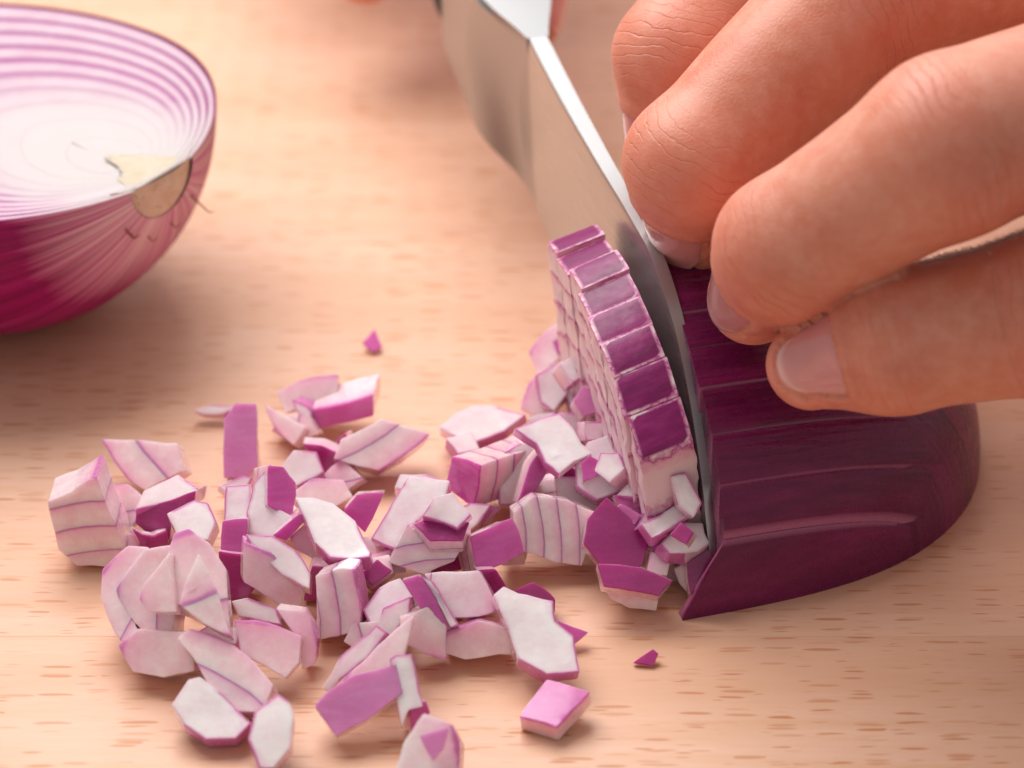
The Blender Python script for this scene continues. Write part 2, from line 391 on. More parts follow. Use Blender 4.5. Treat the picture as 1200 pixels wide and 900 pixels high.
# ------------------------------------------------------------------ the onion half being diced, cut face down
CA = R(16.0); E = np.array([math.cos(CA), math.sin(CA), 0]); U = np.array([-math.sin(CA), math.cos(CA), 0])
RO = 3.15; OC = np.array([1.60, -1.84, 0.0]); LA = 4.32; ZV = np.array([0, 0, 1.0])
def rad(t): return RO*max(1-(abs(t)/LA)**2.6, 0)**.52
def vpos(v, t): return v*(rad(t)/RO)**.75
dark = dark_skin_mat(); cutflesh = onion_mat('onion_cut_flesh', flesh=(.86, .60, .62))
sliced = empty('sliced_onion_half', OC+E*1.8, 'red onion half lying cut side down under the fingertips, scored lengthwise, dark glossy purple skin', 'onion half')
vcut = [-3.15, -2.99, -2.76, -2.42, -2.03, -1.62, -1.2, -.78, -.35, .1, .6, 1.1, 1.6, 2.1, 2.6, 3.15]
tend = [2.45, 2.85, 3.0, 3.05, 2.75, 2.6, 2.6, 2.5, 2.5, 2.5, 2.5, 2.4, 2.3, 2.2, 2.0]
def P(t, v, z): return OC+E*t+U*v+ZV*z
def zdome(t, v):
    r = rad(t); q = r*r-v*v
    return math.sqrt(q) if q > 0 else 0.0
for k in range(len(vcut)-1):
    v0, v1 = vcut[k], vcut[k+1]; te = tend[k]; g = .006; bw = .020
    cols = [v0+g, v0+g+bw*.4, v0+g+bw] + list(np.linspace(v0+g+bw, v1-g-bw, 9)[1:-1]) + [v1-g-bw, v1-g-bw*.4, v1-g]
    nc = len(cols); nt = 34; V, F, D, AL, AR = [], [], [], [], []
    lift = random.uniform(-.02, .035) if k > 0 else 0.0
    sh = random.uniform(-.015, .015) if k > 0 else 0
    for i in range(nt+1):
        s_ = i/nt; t = (te)*s_
        for c_, v in enumerate(cols):
            r = rad(t); vv = max(min(vpos(v, t), r-.002), -r+.002)
            if k == 0: vv = -r*math.cos(math.acos(min(1, -vpos(v1-g, t)/r))*c_/(nc-1))
            z = zdome(t, vv)
            e_ = min(c_, nc-1-c_)
            drop = {0: .04, 1: .014}.get(e_, 0)*(0 if k == 0 and c_ < 3 else 1)
            tt = t
            if k == 0: tt = t + (-.52*(1-min(z/.95, 1)))*(1-s_)**2
            else: tt = t+sh*(1-s_)
            fade = 1-s_**4
            zz = max(z - drop + lift*fade*.8, 0.002)
            # slabs splay apart a little at the knife end
            V.append(P(tt+.012*mnoise.noise(Vector((v*4, k, 0)))*(1-s_), vv, zz)); D.append({0: .24, 1: .16}.get(e_, 0.0) if fade > .25 and not (k == 0 and c_ < 3) else 0.0); AL.append(t); AR.append(v*1.0)
    base = len(V)
    for i in range(nt+1):     # foot of both side walls
        t = te*i/nt; r = rad(t)
        for v in (cols[0], cols[-1]):
            vv = max(min(vpos(v, t), r-.002), -r+.002); tt = t + (-.52*(1-i/nt)**2 if k == 0 else sh*(1-i/nt))
            V.append(P(tt, vv, 0.0)); D.append(0 if k == 0 and v == cols[0] else .6); AL.append(t); AR.append(v)
    for i in range(nt):
        for c_ in range(nc-1): q = i*nc+c_; F.append((q, q+nc, q+nc+1, q+1))
        F.append((i*nc, base+i*2, base+i*2+2, (i+1)*nc)); F.append((i*nc+nc-1, (i+1)*nc+nc-1, base+i*2+3, base+i*2+1))
    F.append(tuple([c_ for c_ in range(nc)] + [base+1, base])); F.append(tuple([nt*nc+c_ for c_ in range(nc)][::-1] + [base+2*nt, base+2*nt+1]))
    me = mk(V, F, attrs={'depth': D, 'along': AL, 'around': AR})
    bm = bmesh.new(); bm.from_mesh(me); bmesh.ops.dissolve_degenerate(bm, dist=.0005, edges=bm.edges); bmesh.ops.recalc_face_normals(bm, faces=bm.faces); bm.to_mesh(me); bm.free()
    me.set_sharp_from_angle(angle=R(50))
    link_mesh('slab', me, [dark], sliced)
# uncut root end holding the slabs together
V, F, D, AL, AR = [], [], [], [], []; nt, nph = 40, 90
for i in range(nt+1):
    t = 1.6+(LA-1.6)*math.sin(math.pi/2*i/nt); r = rad(t)
    low = .05*max(0, 1-(t-1.6)/.9)**.7  # sinks just under the slabs where they join it
    for j in range(nph+1):
        ph = math.pi*j/nph; rr = max(r-low, .001)*(1+.004*mnoise.noise(Vector((t*1.5, ph*4, 2))))
        V.append(P(t, -rr*math.cos(ph), rr*math.sin(ph))); D.append(0); AL.append(t); AR.append(-rr*math.cos(ph))
for i in range(nt):
    for j in range(nph): q = i*(nph+1)+j; F.append((q, q+nph+1, q+nph+2, q+1))
link_mesh('root_end', mk(V, F, attrs={'depth': D, 'along': AL, 'around': AR}), dark, sliced)

# ------------------------------------------------------------------ the slice just cut off, standing in columns left of the blade
slice_ = empty('onion_slice', P(-.4, -.2, 0), 'upright onion slice standing in dice columns against the left face of the blade', 'onion slice')
ssm = slice_skin_mat()
for k in range(len(vcut)-1):
    v0, v1 = vcut[k], vcut[k+1]
    if v1 < -2.2 or v0 > 1.0: continue
    TH = .62+random.uniform(-.03, .03); g = .012
    nv, ntc, nz_ = 7, 6, 26; t1 = -.145+random.uniform(-.03, 0); g = .005; t0 = t1-TH
    lean = R(11+random.uniform(-1.5, 1.5)); zl = random.uniform(-.12, -.03); tw = R(random.uniform(-3, 3))
    hts = [zdome(0, v) for v in np.linspace(v0, v1, nv+1)]
    if min(hts) < .3: continue
    bm = bmesh.new(); dl = bm.verts.layers.float.new('depth'); a1 = bm.verts.layers.float.new('along'); a2 = bm.verts.layers.float.new('around')
    cache = {}
    def vert(i, j, h):
        key = (i, j, h)
        if key in cache: return cache[key]
        t = t0+(t1-t0)*i/ntc; v = v0+g+(v1-v0-2*g)*j/nv; hm = zdome(0, v)+zl; z = hm*h/nz_
        bev = 0
        if h == nz_ and (i in (0, ntc) or j in (0, nv)): bev = .012
        rr = math.hypot(v, z)
        dep = (RO-rr)/.42
        if h == nz_: dep = 0 if not bev else .12
        else: dep = max(dep, .11)
        jit = .045*mnoise.noise(Vector((t*6+k, v*6, z*6)))*(h < nz_)
        tt, vv = t+jit, v+jit*.5
        vc = (v0+v1)/2; dt, dv = tt-t1, vv-vc
        dt, dv = dt*math.cos(tw)-dv*math.sin(tw), dt*math.sin(tw)+dv*math.cos(tw)
        tt, vv = t1+dt, vc+dv
        z2 = z-bev
        # lean: top stays near the blade, foot moves left
        tt -= math.tan(lean)*(z2-1.6)*.6; z2 -= (t1-t)*.30*(h/nz_)
        b = bm.verts.new(P(tt, vv, z2+.0)); b[dl] = dep; b[a1] = t; b[a2] = v; cache[key] = b; return b
    for i in range(ntc):
        for j in range(nv): bm.faces.new((vert(i, j, nz_), vert(i+1, j, nz_), vert(i+1, j+1, nz_), vert(i, j+1, nz_)))
    for h in range(nz_):
        for j in range(nv):
            bm.faces.new((vert(0, j, h), vert(0, j, h+1), vert(0, j+1, h+1), vert(0, j+1, h)))
            bm.faces.new((vert(ntc, j, h), vert(ntc, j+1, h), vert(ntc, j+1, h+1), vert(ntc, j, h+1)))
        for i in range(ntc):
            bm.faces.new((vert(i, 0, h), vert(i+1, 0, h), vert(i+1, 0, h+1), vert(i, 0, h+1)))
            bm.faces.new((vert(i, nv, h), vert(i, nv, h+1), vert(i+1, nv, h+1), vert(i+1, nv, h)))
    bmesh.ops.recalc_face_normals(bm, faces=bm.faces)
    me = bpy.data.meshes.new('mesh'); bm.to_mesh(me); bm.free()
    me.polygons.foreach_set('use_smooth', [True]*len(me.polygons)); me.set_sharp_from_angle(angle=R(40))
    link_mesh('column', me, ssm, slice_)

# ------------------------------------------------------------------ knife
TIP = np.array([2.35, -4.58, 0.0]); KU = np.array([-math.sin(CA), math.cos(CA), 0]); KE = np.array([math.cos(CA), math.sin(CA), 0])
def interp(x, xs, ys): return float(np.interp(x, xs, ys))
from numpy import interp as npi
def smooth_curve(xs, ys):
    xs = np.array(xs, float); ys = np.array(ys, float)
    m = np.gradient(ys, xs)
    def f(x):
        x = min(max(x, xs[0]), xs[-1]); i = min(int(np.searchsorted(xs, x, side='right')-1), len(xs)-2); h = xs[i+1]-xs[i]; t = (x-xs[i])/h
        return (2*t**3-3*t*t+1)*ys[i]+(t**3-2*t*t+t)*h*m[i]+(-2*t**3+3*t*t)*ys[i+1]+(t**3-t*t)*h*m[i+1]
    return f
z_sp = smooth_curve([0, .5, 1.2, 2.2, 3.2, 4.3, 6.0, 8.5, 11, 25], [.50, 1.55, 2.55, 3.24, 3.40, 3.47, 3.62, 3.98, 4.35, 6.6])
z_ed = smooth_curve([0, .8, 2, 4, 6, 8.5, 11, 25], [.46, .30, .28, .48, .90, 1.62, 2.25, 5.0])
knife = empty('kitchen_knife', TIP+KU*8+np.array([0, 0, 1.0]), 'steel kitchen knife with thick bolster, blade cutting down through the onion', 'knife')
def slab_grid(ss, hs, thick, zlo, zhi, name, mat, two=False):
    V, F = [], []; n, m_ = len(ss), len(hs)
    for side in (-1, 1):
        for s_ in ss:
            for h in hs:
                z = zlo(s_)+(zhi(s_)-zlo(s_))*h
                V.append(TIP+KU*s_+KE*side*thick(s_, h)/2+np.array([0, 0, z]))
    for sd in range(2):
        for i in range(n-1):
            for j in range(m_-1):
                q = sd*n*m_+i*m_+j; f = (q, q+1, q+m_+1, q+m_); F.append(f if sd == 0 else f[::-1])
    o = n*m_
    for i in range(n-1): F.append((i*m_+m_-1, o+i*m_+m_-1, o+(i+1)*m_+m_-1, (i+1)*m_+m_-1)); F.append((i*m_, (i+1)*m_, o+(i+1)*m_, o+i*m_))
    for j in range(m_-1): F.append((j, o+j, o+j+1, j+1)); F.append(((n-1)*m_+j, (n-1)*m_+j+1, o+(n-1)*m_+j+1, o+(n-1)*m_+j))
    me = mk(V, F); bm = bmesh.new(); bm.from_mesh(me); bmesh.ops.recalc_face_normals(bm, faces=bm.faces); bm.to_mesh(me); bm.free()
    me.set_sharp_from_angle(angle=R(38))
    o_ = link_mesh(name, me, mat, knife)
    if two:
        for p in me.polygons:
            if all((v % len(hs_now)) >= len(hs_now)-2 for v in p.vertices): p.material_index = 1
    return o_
hs_now = [0]*14
def sst(x): x = min(max(x, 0), 1); return x*x*(3-2*x)
def th_blade(s_, h):
    spine = .11+.06*sst(s_/2.5)+.09*sst((s_-2)/5); t = spine*min(1, .03+h*1.15)**.75
    if h > .985: t = spine*.90
    return max(t, .004)
BS = 7.3
def th_bol(s_, h):
    s0 = 7.4+.6*math.sin(math.pi*min(h, 1.0)*.92+.12)-.45*h
    k = sst((s_-s0)/1.5); full = 1.08-.25*(1-h)*1.0
    if h > .96: full *= .90; 
    return th_blade(BS, h)*(1-k)+full*k
hs = [0, .02, .05, .1, .18, .28, .4, .52, .64, .76, .86, .93, .985, 1.0]
slab_grid(list(np.concatenate([np.linspace(0, 1.5, 16), np.linspace(1.65, BS, 30)])), hs, th_blade, z_ed, z_sp, 'blade', [steel_mat('blade_steel', .26), steel_mat('spine_steel', .38, (.42, .42, .425))], True)
hb = list(np.linspace(0, .9, 28))+[.93, .96, .98, 1.0]
slab_grid(list(np.linspace(BS+.003, 10.6, 60)), hb, th_bol, z_ed, z_sp, 'bolster', steel_mat('bolster_steel', .28, (.36, .36, .37)))
# handle scales: rounded dark grey grip continuing from the bolster
V, F = [], []; ns, nr = 26, 24
for i in range(ns+1):
    s_ = 10.6+11.2*i/ns; q = i/ns
    hh = .5*(z_sp(10.6)-z_ed(10.6)-.15)*(.82+.18*math.cos(q*math.pi*2)); hh *= (1-.0*q); wd = .52*(1-.12*math.sin(math.pi*q))
    if i in (0,): wd *= .96; hh *= .98
    if i == ns: hh *= .6; wd *= .5
    cz = (z_sp(10.6)+z_ed(10.6))/2+(s_-10.6)*.20
    for j in range(nr):
        a = 2*math.pi*j/nr; cx = np.sign(math.cos(a))*abs(math.cos(a))**.7; cy = np.sign(math.sin(a))*abs(math.sin(a))**.7
        V.append(TIP+KU*s_+KE*cx*wd+np.array([0, 0, cz+cy*hh]))
for i in range(ns):
    for j in range(nr): F.append((i*nr+j, i*nr+(j+1) % nr, (i+1)*nr+(j+1) % nr, (i+1)*nr+j))
F.append(tuple(range(nr))[::-1]); F.append(tuple(ns*nr+j for j in range(nr)))
hm = N('knife_handle'); hm.set('Base Color', (.075, .08, .085, 1)); hm.set('Roughness', .42); hm.bump(hm.noise(hm.coords(6, 6, 6), 1, 3), .1, .02)
link_mesh('handle', mk(V, F), hm.m, knife)
# ------------------------------------------------------------------ diced pieces lying on the board
MAT = {
 'p': onion_mat('onion_piece_bright', skin=(.56, .055, .34), skin2=(.70, .20, .50)),
 'd': onion_mat('onion_piece_dark', skin=(.34, .014, .16), skin2=(.48, .07, .28), flesh=(.90, .64, .68)),
 'l': onion_mat('onion_piece_light', skin=(.64, .17, .46), skin2=(.78, .38, .62), flesh=(.97, .77, .77)),
 'w': onion_mat('onion_piece_white', skin=(.52, .08, .32), skin2=(.68, .25, .48), flesh=(.97, .85, .85), mem=(.96, .89, .89)),
}
GROUP = 'diced red onion pieces heaped on the board'
def piece(label, poly, az=-90, el=40, th=.35, L='I', t=.34, z=0.0, m='p', bend=.20, tint=0.0, cat='onion piece', name='onion_piece', off=0.0, jag=.012):
    n = np.array([math.cos(R(az))*math.cos(R(el)), math.sin(R(az))*math.cos(R(el)), math.sin(R(el))])
    c = np.mean(np.array(poly, float), axis=0); h = z+.5
    poly = [tuple(c+(np.array(q)-c)*1.05) for q in poly]
    for it in range(6):       # slide along the line of sight until the lowest point touches its support
        p0 = W(c[0], c[1], h)
        A = np.array([on_plane(x, y, p0, n) for x, y in poly]); B_ = A-n*th
        zl = min(A[:, 2].min(), B_[:, 2].min())
        if n[2] < .3: pass
        h -= (zl-z)
    if isinstance(L, tuple):
        q0 = on_plane(c[0], c[1], p0, n); q1 = on_plane(c[0]+L[0]*20, c[1]+L[1]*20, p0, n); Ld = unit_(q1-q0)
    else: Ld = -n if L == 'I' else n
    allv = np.concatenate([A, B_]); s0 = (allv@Ld).min(); s1 = (allv@Ld).max(); span = s1-s0
    if L == 'I': s0 = (A@Ld).min()
    if L == 'O': t = span+.001; nl = 1
    else:
        nl = max(1, int(math.ceil((span-off-.06)/t)))
    cen = allv.mean(0); seed = random.random()*100
    side = unit_(np.cross(Ld, n) if isinstance(L, tuple) else np.cross(n, [0.3, 0.2, 1.0])); 
    org = np.array([cen[0], cen[1], max(z, 0)])
    root = None
    meshes = []
    for k in range(nl):
        a = s0+(k*t-off if k else -1); b = s0+((k+1)*t-off if k < nl-1 else 99)
        bm = bmesh.new(); va = [bm.verts.new(v) for v in A]; vb = [bm.verts.new(v) for v in B_]; m_ = len(va)
        bm.faces.new(va); bm.faces.new(vb[::-1])
        for i in range(m_): bm.faces.new((va[i], vb[i], vb[(i+1) % m_], va[(i+1) % m_]))
        bmesh.ops.recalc_face_normals(bm, faces=bm.faces)
        for lim, sgn in ((a+.0001, -1), (b-.0001, 1)):
            if abs(lim) > 60: continue
            if (sgn == -1 and k == 0) or (sgn == 1 and k == nl-1): continue
            geo = bm.verts[:]+bm.edges[:]+bm.faces[:]
            r_ = bmesh.ops.bisect_plane(bm, geom=geo, plane_co=tuple(Ld*lim), plane_no=tuple(Ld*sgn), clear_outer=True)
            ed = [e for e in r_['geom_cut'] if isinstance(e, bmesh.types.BMEdge)]
            if ed: bmesh.ops.contextual_create(bm, geom=ed)
        if len(bm.faces) < 4: bm.free(); continue
        w_ = min(.009, .06*min(th, t))
        def on_cut(e):
            ss = [float(np.array(v.co[:])@Ld) for v in e.verts]
            return any(all(abs(q-lim) < .002 for q in ss) for lim in ((a+.0001) if k else 1e3, (b-.0001) if k < nl-1 else 1e3))
        bmesh.ops.bevel(bm, geom=[e for e in bm.edges if e.calc_face_angle(0) > .35 and not on_cut(e)], offset=w_, segments=2, affect='EDGES', clamp_overlap=True)
        big = [f for f in bm.faces if abs(f.normal.dot(Vector(n))) > .9 and f.calc_area() > .02]
        if L == 'O' and big: bmesh.ops.inset_region(bm, faces=big, thickness=.045, use_even_offset=False)
        bmesh.ops.triangulate(bm, faces=[f for f in bm.faces if len(f.verts) > 4])
        for _ in range(2):
            le = [e for e in bm.edges if e.calc_length() > .17]
            if le: bmesh.ops.subdivide_edges(bm, edges=le, cuts=1)
            bmesh.ops.triangulate(bm, faces=[f for f in bm.faces if len(f.verts) > 4])
        dl = bm.verts.layers.float.new('depth'); tl = bm.verts.layers.float.new('tint')
        rl = bm.verts.layers.float.new('rim'); ra = random.random()*6.28; PA = np.array([unit_(ray(*q)) for q in poly])
        la = s0 if k == 0 else a; lb = min(b, s1) if k == nl-1 else b
        for v in bm.verts:
            p = np.array(v.co[:]); s_ = p@Ld
            dep = (s_-(s0 if k == 0 else a))/(max(min(lb-la, t*1.0), .05)) if L != 'I' or nl > 1 else (s_-s0)/max(t, .1)
            if k == nl-1 and not (L == 'O'): dep = min(dep, .93) if (s1-la) < t*.9 or isinstance(L, tuple) else dep
            v[dl] = min(max(dep, 0), 1); v[tl] = tint
            q = p-cen; u = q@side
            if L == 'O':
                dm = 9; dirn = 0
                for i in range(m_):
                    a0, a1 = A[i], A[(i+1) % m_]; e0 = a1-a0; pp = p-((p-a0)@n)*n-a0; tt_ = min(max(pp@e0/(e0@e0), 0), 1); dd_ = np.linalg.norm(pp-tt_*e0)
                    if dd_ < dm: dm = dd_; mid_ = (a0+a1)/2-A.mean(0); dirn = math.cos(math.atan2(mid_[1], mid_[0])-ra)
                v[rl] = (1.0 if dm < .014 else (.35 if dm < .05 else 0))*(1 if dirn > -.25 else .45)
            offv = (-Ld if not isinstance(L, tuple) else Ld)*(bend*(-u*u if not isinstance(L, tuple) else u*u)) if bend else 0
            if L == 'O': offv = n*(bend*u*u*1.0-.0)
            if L == 'I': offv = n*(-bend*u*u)
            nz = mnoise.noise_vector(Vector(p*2.6)+Vector((seed, 0, 0)))*jag*1.6+mnoise.noise_vector(Vector(p*9)+Vector((seed, 3, 0)))*jag*.8
            v.co = Vector(p+offv)+nz
            if z <= .01 and v.co.z < .004: v.co.z = .004
        bmesh.ops.recalc_face_normals(bm, faces=bm.faces)
        me = bpy.data.meshes.new('mesh'); bm.to_mesh(me); bm.free()
        me.polygons.foreach_set('use_smooth', [True]*len(me.polygons)); me.set_sharp_from_angle(angle=R(42)); meshes.append(me)
    if len(meshes) == 1: link_mesh(name, meshes[0], MAT[m], None, org, label=label, category=cat, group=GROUP)
    else:
        root = empty(name, org, label, cat, GROUP)
        for me in meshes: link_mesh('layer', me, MAT[m], root)
def unit_(v): v = np.array(v, float); return v/np.linalg.norm(v)
pc = piece
# far left
pc('two-layered pale pink chunk, leftmost in the heap, dark purple top edge', [(57,587),(83,578),(112,560),(122,590),(145,640),(122,662),(90,660),(70,640)], el=8, th=.6, L=(.22,1), t=.32, m='l')
pc('pink block tucked behind the leftmost two-layered chunk', [(120,572),(150,568),(168,583),(162,605),(150,622),(125,615)], el=40, L=(.2,1), m='l')
pc('thin two-layered pink wedge at the far upper left of the heap', [(117,520),(160,517),(205,520),(212,552),(170,574),(150,560)], az=-100, el=42, th=.4, L=(1,-.85), t=.36, m='l')
pc('pale top layer over the dark purple piece in the left of the heap', [(160,598),(170,575),(208,557),(232,572),(228,578),(190,590)], el=60, th=.25, L='O', z=.35, m='l')
pc('deep purple piece under a pale layer in the left of the heap', [(160,600),(190,590),(228,576),(226,592),(200,612),(198,632),(176,628),(159,614)], az=-100, el=25, th=.45, m='d', z=.05)
pc('small white block beside the deep purple piece, left of the heap', [(197,603),(228,586),(243,590),(252,612),(243,632),(212,632)], el=55, th=.35, L='O', z=.4, m='w')
pc('crumpled dark scrap beneath the small white block', [(157,622),(178,630),(197,624),(198,642),(165,644)], az=-80, el=25, th=.3, m='d', z=.2, jag=.05)
pc('pale curved slab at the left rim with a dark upper edge', [(120,668),(146,641),(168,641),(142,690),(163,742),(145,752),(133,738),(120,700)], el=48, th=.5, L=(.8,.5), t=.6, m='l', bend=.15)
pc('pink slab leaning on the pale curved slab at the left rim', [(138,690),(165,645),(202,640),(207,700),(196,747),(165,738),(145,714)], az=-100, el=40, th=.5, L=(1,.15), t=.5, z=.1, m='l')
pc('bright purple chip under the narrow pink triangle', [(157,716),(206,716),(198,749),(190,749),(162,736)], el=15, th=.4, z=.15, m='p')
pc('large pale pink domed piece in the left of the heap', [(197,650),(205,626),(222,621),(245,637),(262,665),(268,737),(240,722),(207,704)], el=50, th=.5, L=(.3,1), t=.9, z=.3, m='l', bend=.25)
pc('pink triangle with purple borders resting on the large domed piece', [(233,651),(252,690),(270,744),(240,730),(212,710),(218,685)], el=48, th=.22, L=(-.4,-1), t=.5, z=.75, m='l')
pc('narrow pink triangle between two pale slabs at the left', [(195,650),(203,690),(205,717),(174,716),(165,702),(170,684)], az=-100, el=42, th=.25, L=(1,-.05), t=.5, z=.7, m='l')
pc('crimson purple block standing right of the large domed piece', [(258,648),(288,652),(293,675),(303,682),(290,700),(262,702)], el=25, th=.4, z=0, m='d')
pc('small purple square above the crimson block', [(261,611),(289,608),(288,653),(258,648)], el=35, th=.35, z=.35, m='p')
pc('whitish square above the small purple square', [(266,570),(293,568),(290,609),(262,610)], el=50, th=.35, L='O', z=.35, m='w')
pc('tall lilac pink rectangle standing at the top left of the heap', [(262,492),(276,476),(299,475),(302,545),(288,559),(263,559)], az=-92, el=38, th=.25, z=0, m='l', bend=.05)
pc('dark sliver with a silvery top beside the tall lilac rectangle', [(228,481),(250,475),(284,477),(262,487),(240,486)], el=50, th=.14, L='O', z=.06, m='d', bend=.3)
pc('tiny glistening scrap under the tall lilac rectangle', [(258,566),(272,560),(298,560),(290,572),(270,576)], el=50, th=.2, L='O', z=.2, m='l', jag=.05)
# upper left centre
pc('purple-sided piece with white flank, left of centre in the heap', [(316,546),(333,548),(345,566),(346,580),(342,607),(315,592)], az=-60, el=35, th=.5, z=.45, m='p')
pc('white flank piece leaning on the purple-sided piece', [(316,546),(316,592),(342,606),(320,632),(292,625),(290,600),(298,568)], az=-105, el=45, th=.35, L='O', z=.35, m='w')
pc('pale pink cube at the top of the heap above the white membrane', [(331,548),(345,528),(370,530),(379,553),(348,569),(336,562)], el=48, th=.4, L='O', z=.1, m='l')
pc('dark crimson chip behind the pale pink cube', [(356,522),(378,524),(401,535),(405,551),(378,558),(370,540)], el=15, th=.3, m='d')
pc('curved pink slice at the upper edge of the heap', [(309,476),(330,485),(356,500),(342,522),(325,506)], az=-110, el=45, th=.3, L=(1,-.8), t=.6, m='l')
pc('flat pink layer behind the white-topped purple piece', [(325,458),(352,446),(394,436),(393,462),(365,475),(335,480)], el=40, th=.3, L=(.2,1), t=.6, z=.15, m='l')
pc('white-topped piece with a bright purple front, top of the heap', [(366,483),(400,474),(434,466),(435,490),(400,497),(367,503)], az=-96, el=6, th=.65, t=.8, z=.15, m='p')
pc('pale fin beside the white-topped purple-fronted piece', [(343,470),(360,476),(366,483),(366,503),(352,492)], az=-110, el=20, th=.3, L='O', z=.15, m='w')
pc('two-layered pink chunk with purple lower edge, upper middle of the heap', [(404,518),(448,492),(485,505),(504,513),(470,536),(445,551),(398,542)], az=-85, el=42, th=.5, L=(-.55,-.8), t=.34, m='l')
pc('small dark purple corner left of the two-layered pink chunk', [(392,538),(396,515),(406,509),(408,530)], az=-110, el=15, th=.2, z=.05, m='d')
pc('pale flat strip below the pale pink cube', [(345,574),(365,562),(400,562),(411,580),(392,592),(352,588)], el=50, th=.35, L=(.1,1), t=.7, m='l')
pc('large white membrane oval in the centre left of the heap', [(349,586),(368,585),(390,591),(415,610),(434,648),(432,654),(410,656),(387,652),(370,636)], el=62, th=.28, L='O', z=.55, m='w', bend=.12)
pc('magenta quadrilateral right of the large white membrane oval', [(403,598),(418,580),(448,578),(437,606),(428,624)], el=30, th=.35, z=.2, m='p')
pc('narrow magenta bar lying across the pale pieces', [(320,628),(350,603),(358,609),(336,633)], el=20, th=.45, z=.55, m='p')
pc('pink strip under the narrow magenta bar', [(340,632),(357,613),(381,645),(373,658),(350,646)], el=35, th=.3, L=(1,.1), t=.7, z=.25, m='l')
pc('pale glistening layer behind the big pink rectangle', [(290,628),(320,628),(345,645),(363,668),(362,688),(330,672),(296,640)], el=50, th=.4, L='O', z=.3, m='l')
pc('big pink rectangle with a purple top edge, left of centre', [(291,633),(318,648),(357,686),(350,714),(335,713),(287,680)], az=-80, el=22, th=.35, L=(-.55,.8), t=.9, z=.1, m='l')
pc('purple block behind the striped upright piece', [(366,664),(391,666),(374,684),(373,703),(356,703)], el=8, th=.4, m='p')
pc('upright pale piece with one purple stripe, centre of the heap', [(373,676),(402,667),(416,669),(423,736),(398,743),(371,749)], az=-100, el=22, th=.45, L=(-1,.1), t=.25, m='l')
pc('little plum cube under the right end of the white membrane oval', [(424,671),(442,655),(459,668),(437,686)], az=-75, el=50, th=.22, z=.18, m='d')
pc('pale base piece under the white membrane oval', [(385,655),(432,656),(455,652),(460,672),(436,690),(400,672)], el=45, th=.3, L=(-.3,-1), t=.6, m='l')
pc('pink trapezoid with dark top and right edges, lower left of the heap', [(277,723),(300,726),(352,744),(350,772),(335,791),(285,766)], el=42, th=.3, L=(-.25,1), t=.7, z=.1, m='l')
pc('thin salmon strip behind the pink trapezoid', [(272,706),(290,702),(322,712),(328,733),(280,722)], el=50, th=.3, L='O', z=0, m='l')
pc('pink sliver with a purple right edge beside the trapezoid', [(328,712),(358,716),(370,745),(371,776),(357,782),(345,742)], az=-95, el=30, th=.3, L=(-1,.15), t=.7, m='l')
pc('rounded pink block at the lower left rim of the heap', [(141,757),(162,738),(220,742),(226,785),(190,793),(155,787)], az=-100, el=38, th=.4, L=(1,.2), t=1.2, m='l')
pc('long two-layered pale slab, lower left of the heap', [(215,742),(228,732),(255,745),(290,770),(321,796),(310,826),(278,829),(245,800)], az=-95, el=50, th=.4, L=(-.5,.85), t=.36, z=.05, m='l')
pc('whitish lens-shaped piece with a plum lower rim, bottom left', [(204,826),(222,798),(236,795),(262,815),(293,848),(275,864),(242,866),(216,850)], el=58, th=.25, L='O', m='w', bend=.1)
pc('small upright white oval, bottom left of the heap', [(326,814),(337,822),(343,840),(340,875),(320,897),(303,898),(292,866),(300,835)], el=55, th=.28, L='O', m='w', bend=.1)
# lower middle
pc('mottled purple and pink bar at the bottom of the heap', [(371,826),(384,812),(412,793),(462,779),(470,812),(430,842),(395,860)], az=-85, el=46, th=.35, t=.2, z=.03, m='l', bend=.05)
pc('long pale strip running up from the mottled bar', [(378,806),(400,770),(440,734),(452,744),(430,772),(400,795),(386,810)], az=-95, el=40, th=.3, L='O', m='l')
pc('wide pale pink layer behind the mottled bar', [(400,792),(430,770),(455,744),(480,718),(472,768),(464,786),(430,790)], el=48, th=.3, L=(.8,.6), t=.9, z=.2, m='l')
pc('white strip right of the mottled bar', [(457,774),(464,769),(483,768),(495,826),(480,830),(472,850)], az=-80, el=45, th=.25, L='O', z=.12, m='w')
pc('purple chip at the foot of the white strip', [(482,828),(500,823),(505,836),(482,860)], az=-70, el=20, th=.3, z=.02, m='p')
pc('pale piece cut off by the bottom of the picture', [(474,872),(500,838),(530,852),(538,870),(538,905),(500,915),(464,905)], az=-95, el=45, th=.45, L=(-1,.2), t=.8, m='w', bend=.2)
pc('lilac triangle lying on the pale piece at the picture bottom', [(492,862),(508,857),(524,853),(520,876),(508,890)], az=-95, el=45, th=.08, t=.4, z=.56, m='l')
pc('pale folded piece left of the narrow purple strip', [(427,714),(445,690),(468,680),(484,700),(458,716),(440,742)], el=50, th=.35, L='O', z=.05, m='w')
pc('pale pink wedge below the folded piece', [(441,744),(450,712),(482,700),(480,722),(458,745)], el=45, th=.3, L='O', z=.2, m='l')
pc('narrow purple strip crossing the lower middle of the heap', [(472,681),(492,675),(510,702),(528,735),(516,738),(492,712)], el=32, th=.22, z=.4, m='p')
pc('whitish strip hugging the narrow purple strip', [(494,676),(508,682),(536,732),(527,735),(510,702)], el=40, th=.25, L='O', z=.4, m='w')
pc('broad pale block with a dark right edge, lower middle of the heap', [(500,674),(562,670),(584,714),(560,722),(532,722),(515,695)], az=-95, el=40, th=.45, L=(-1,-.1), t=.8, z=.2, m='w')
pc('plum chip right of the broad pale block', [(560,670),(581,668),(594,690),(583,707)], az=-75, el=20, th=.3, z=.1, m='d')
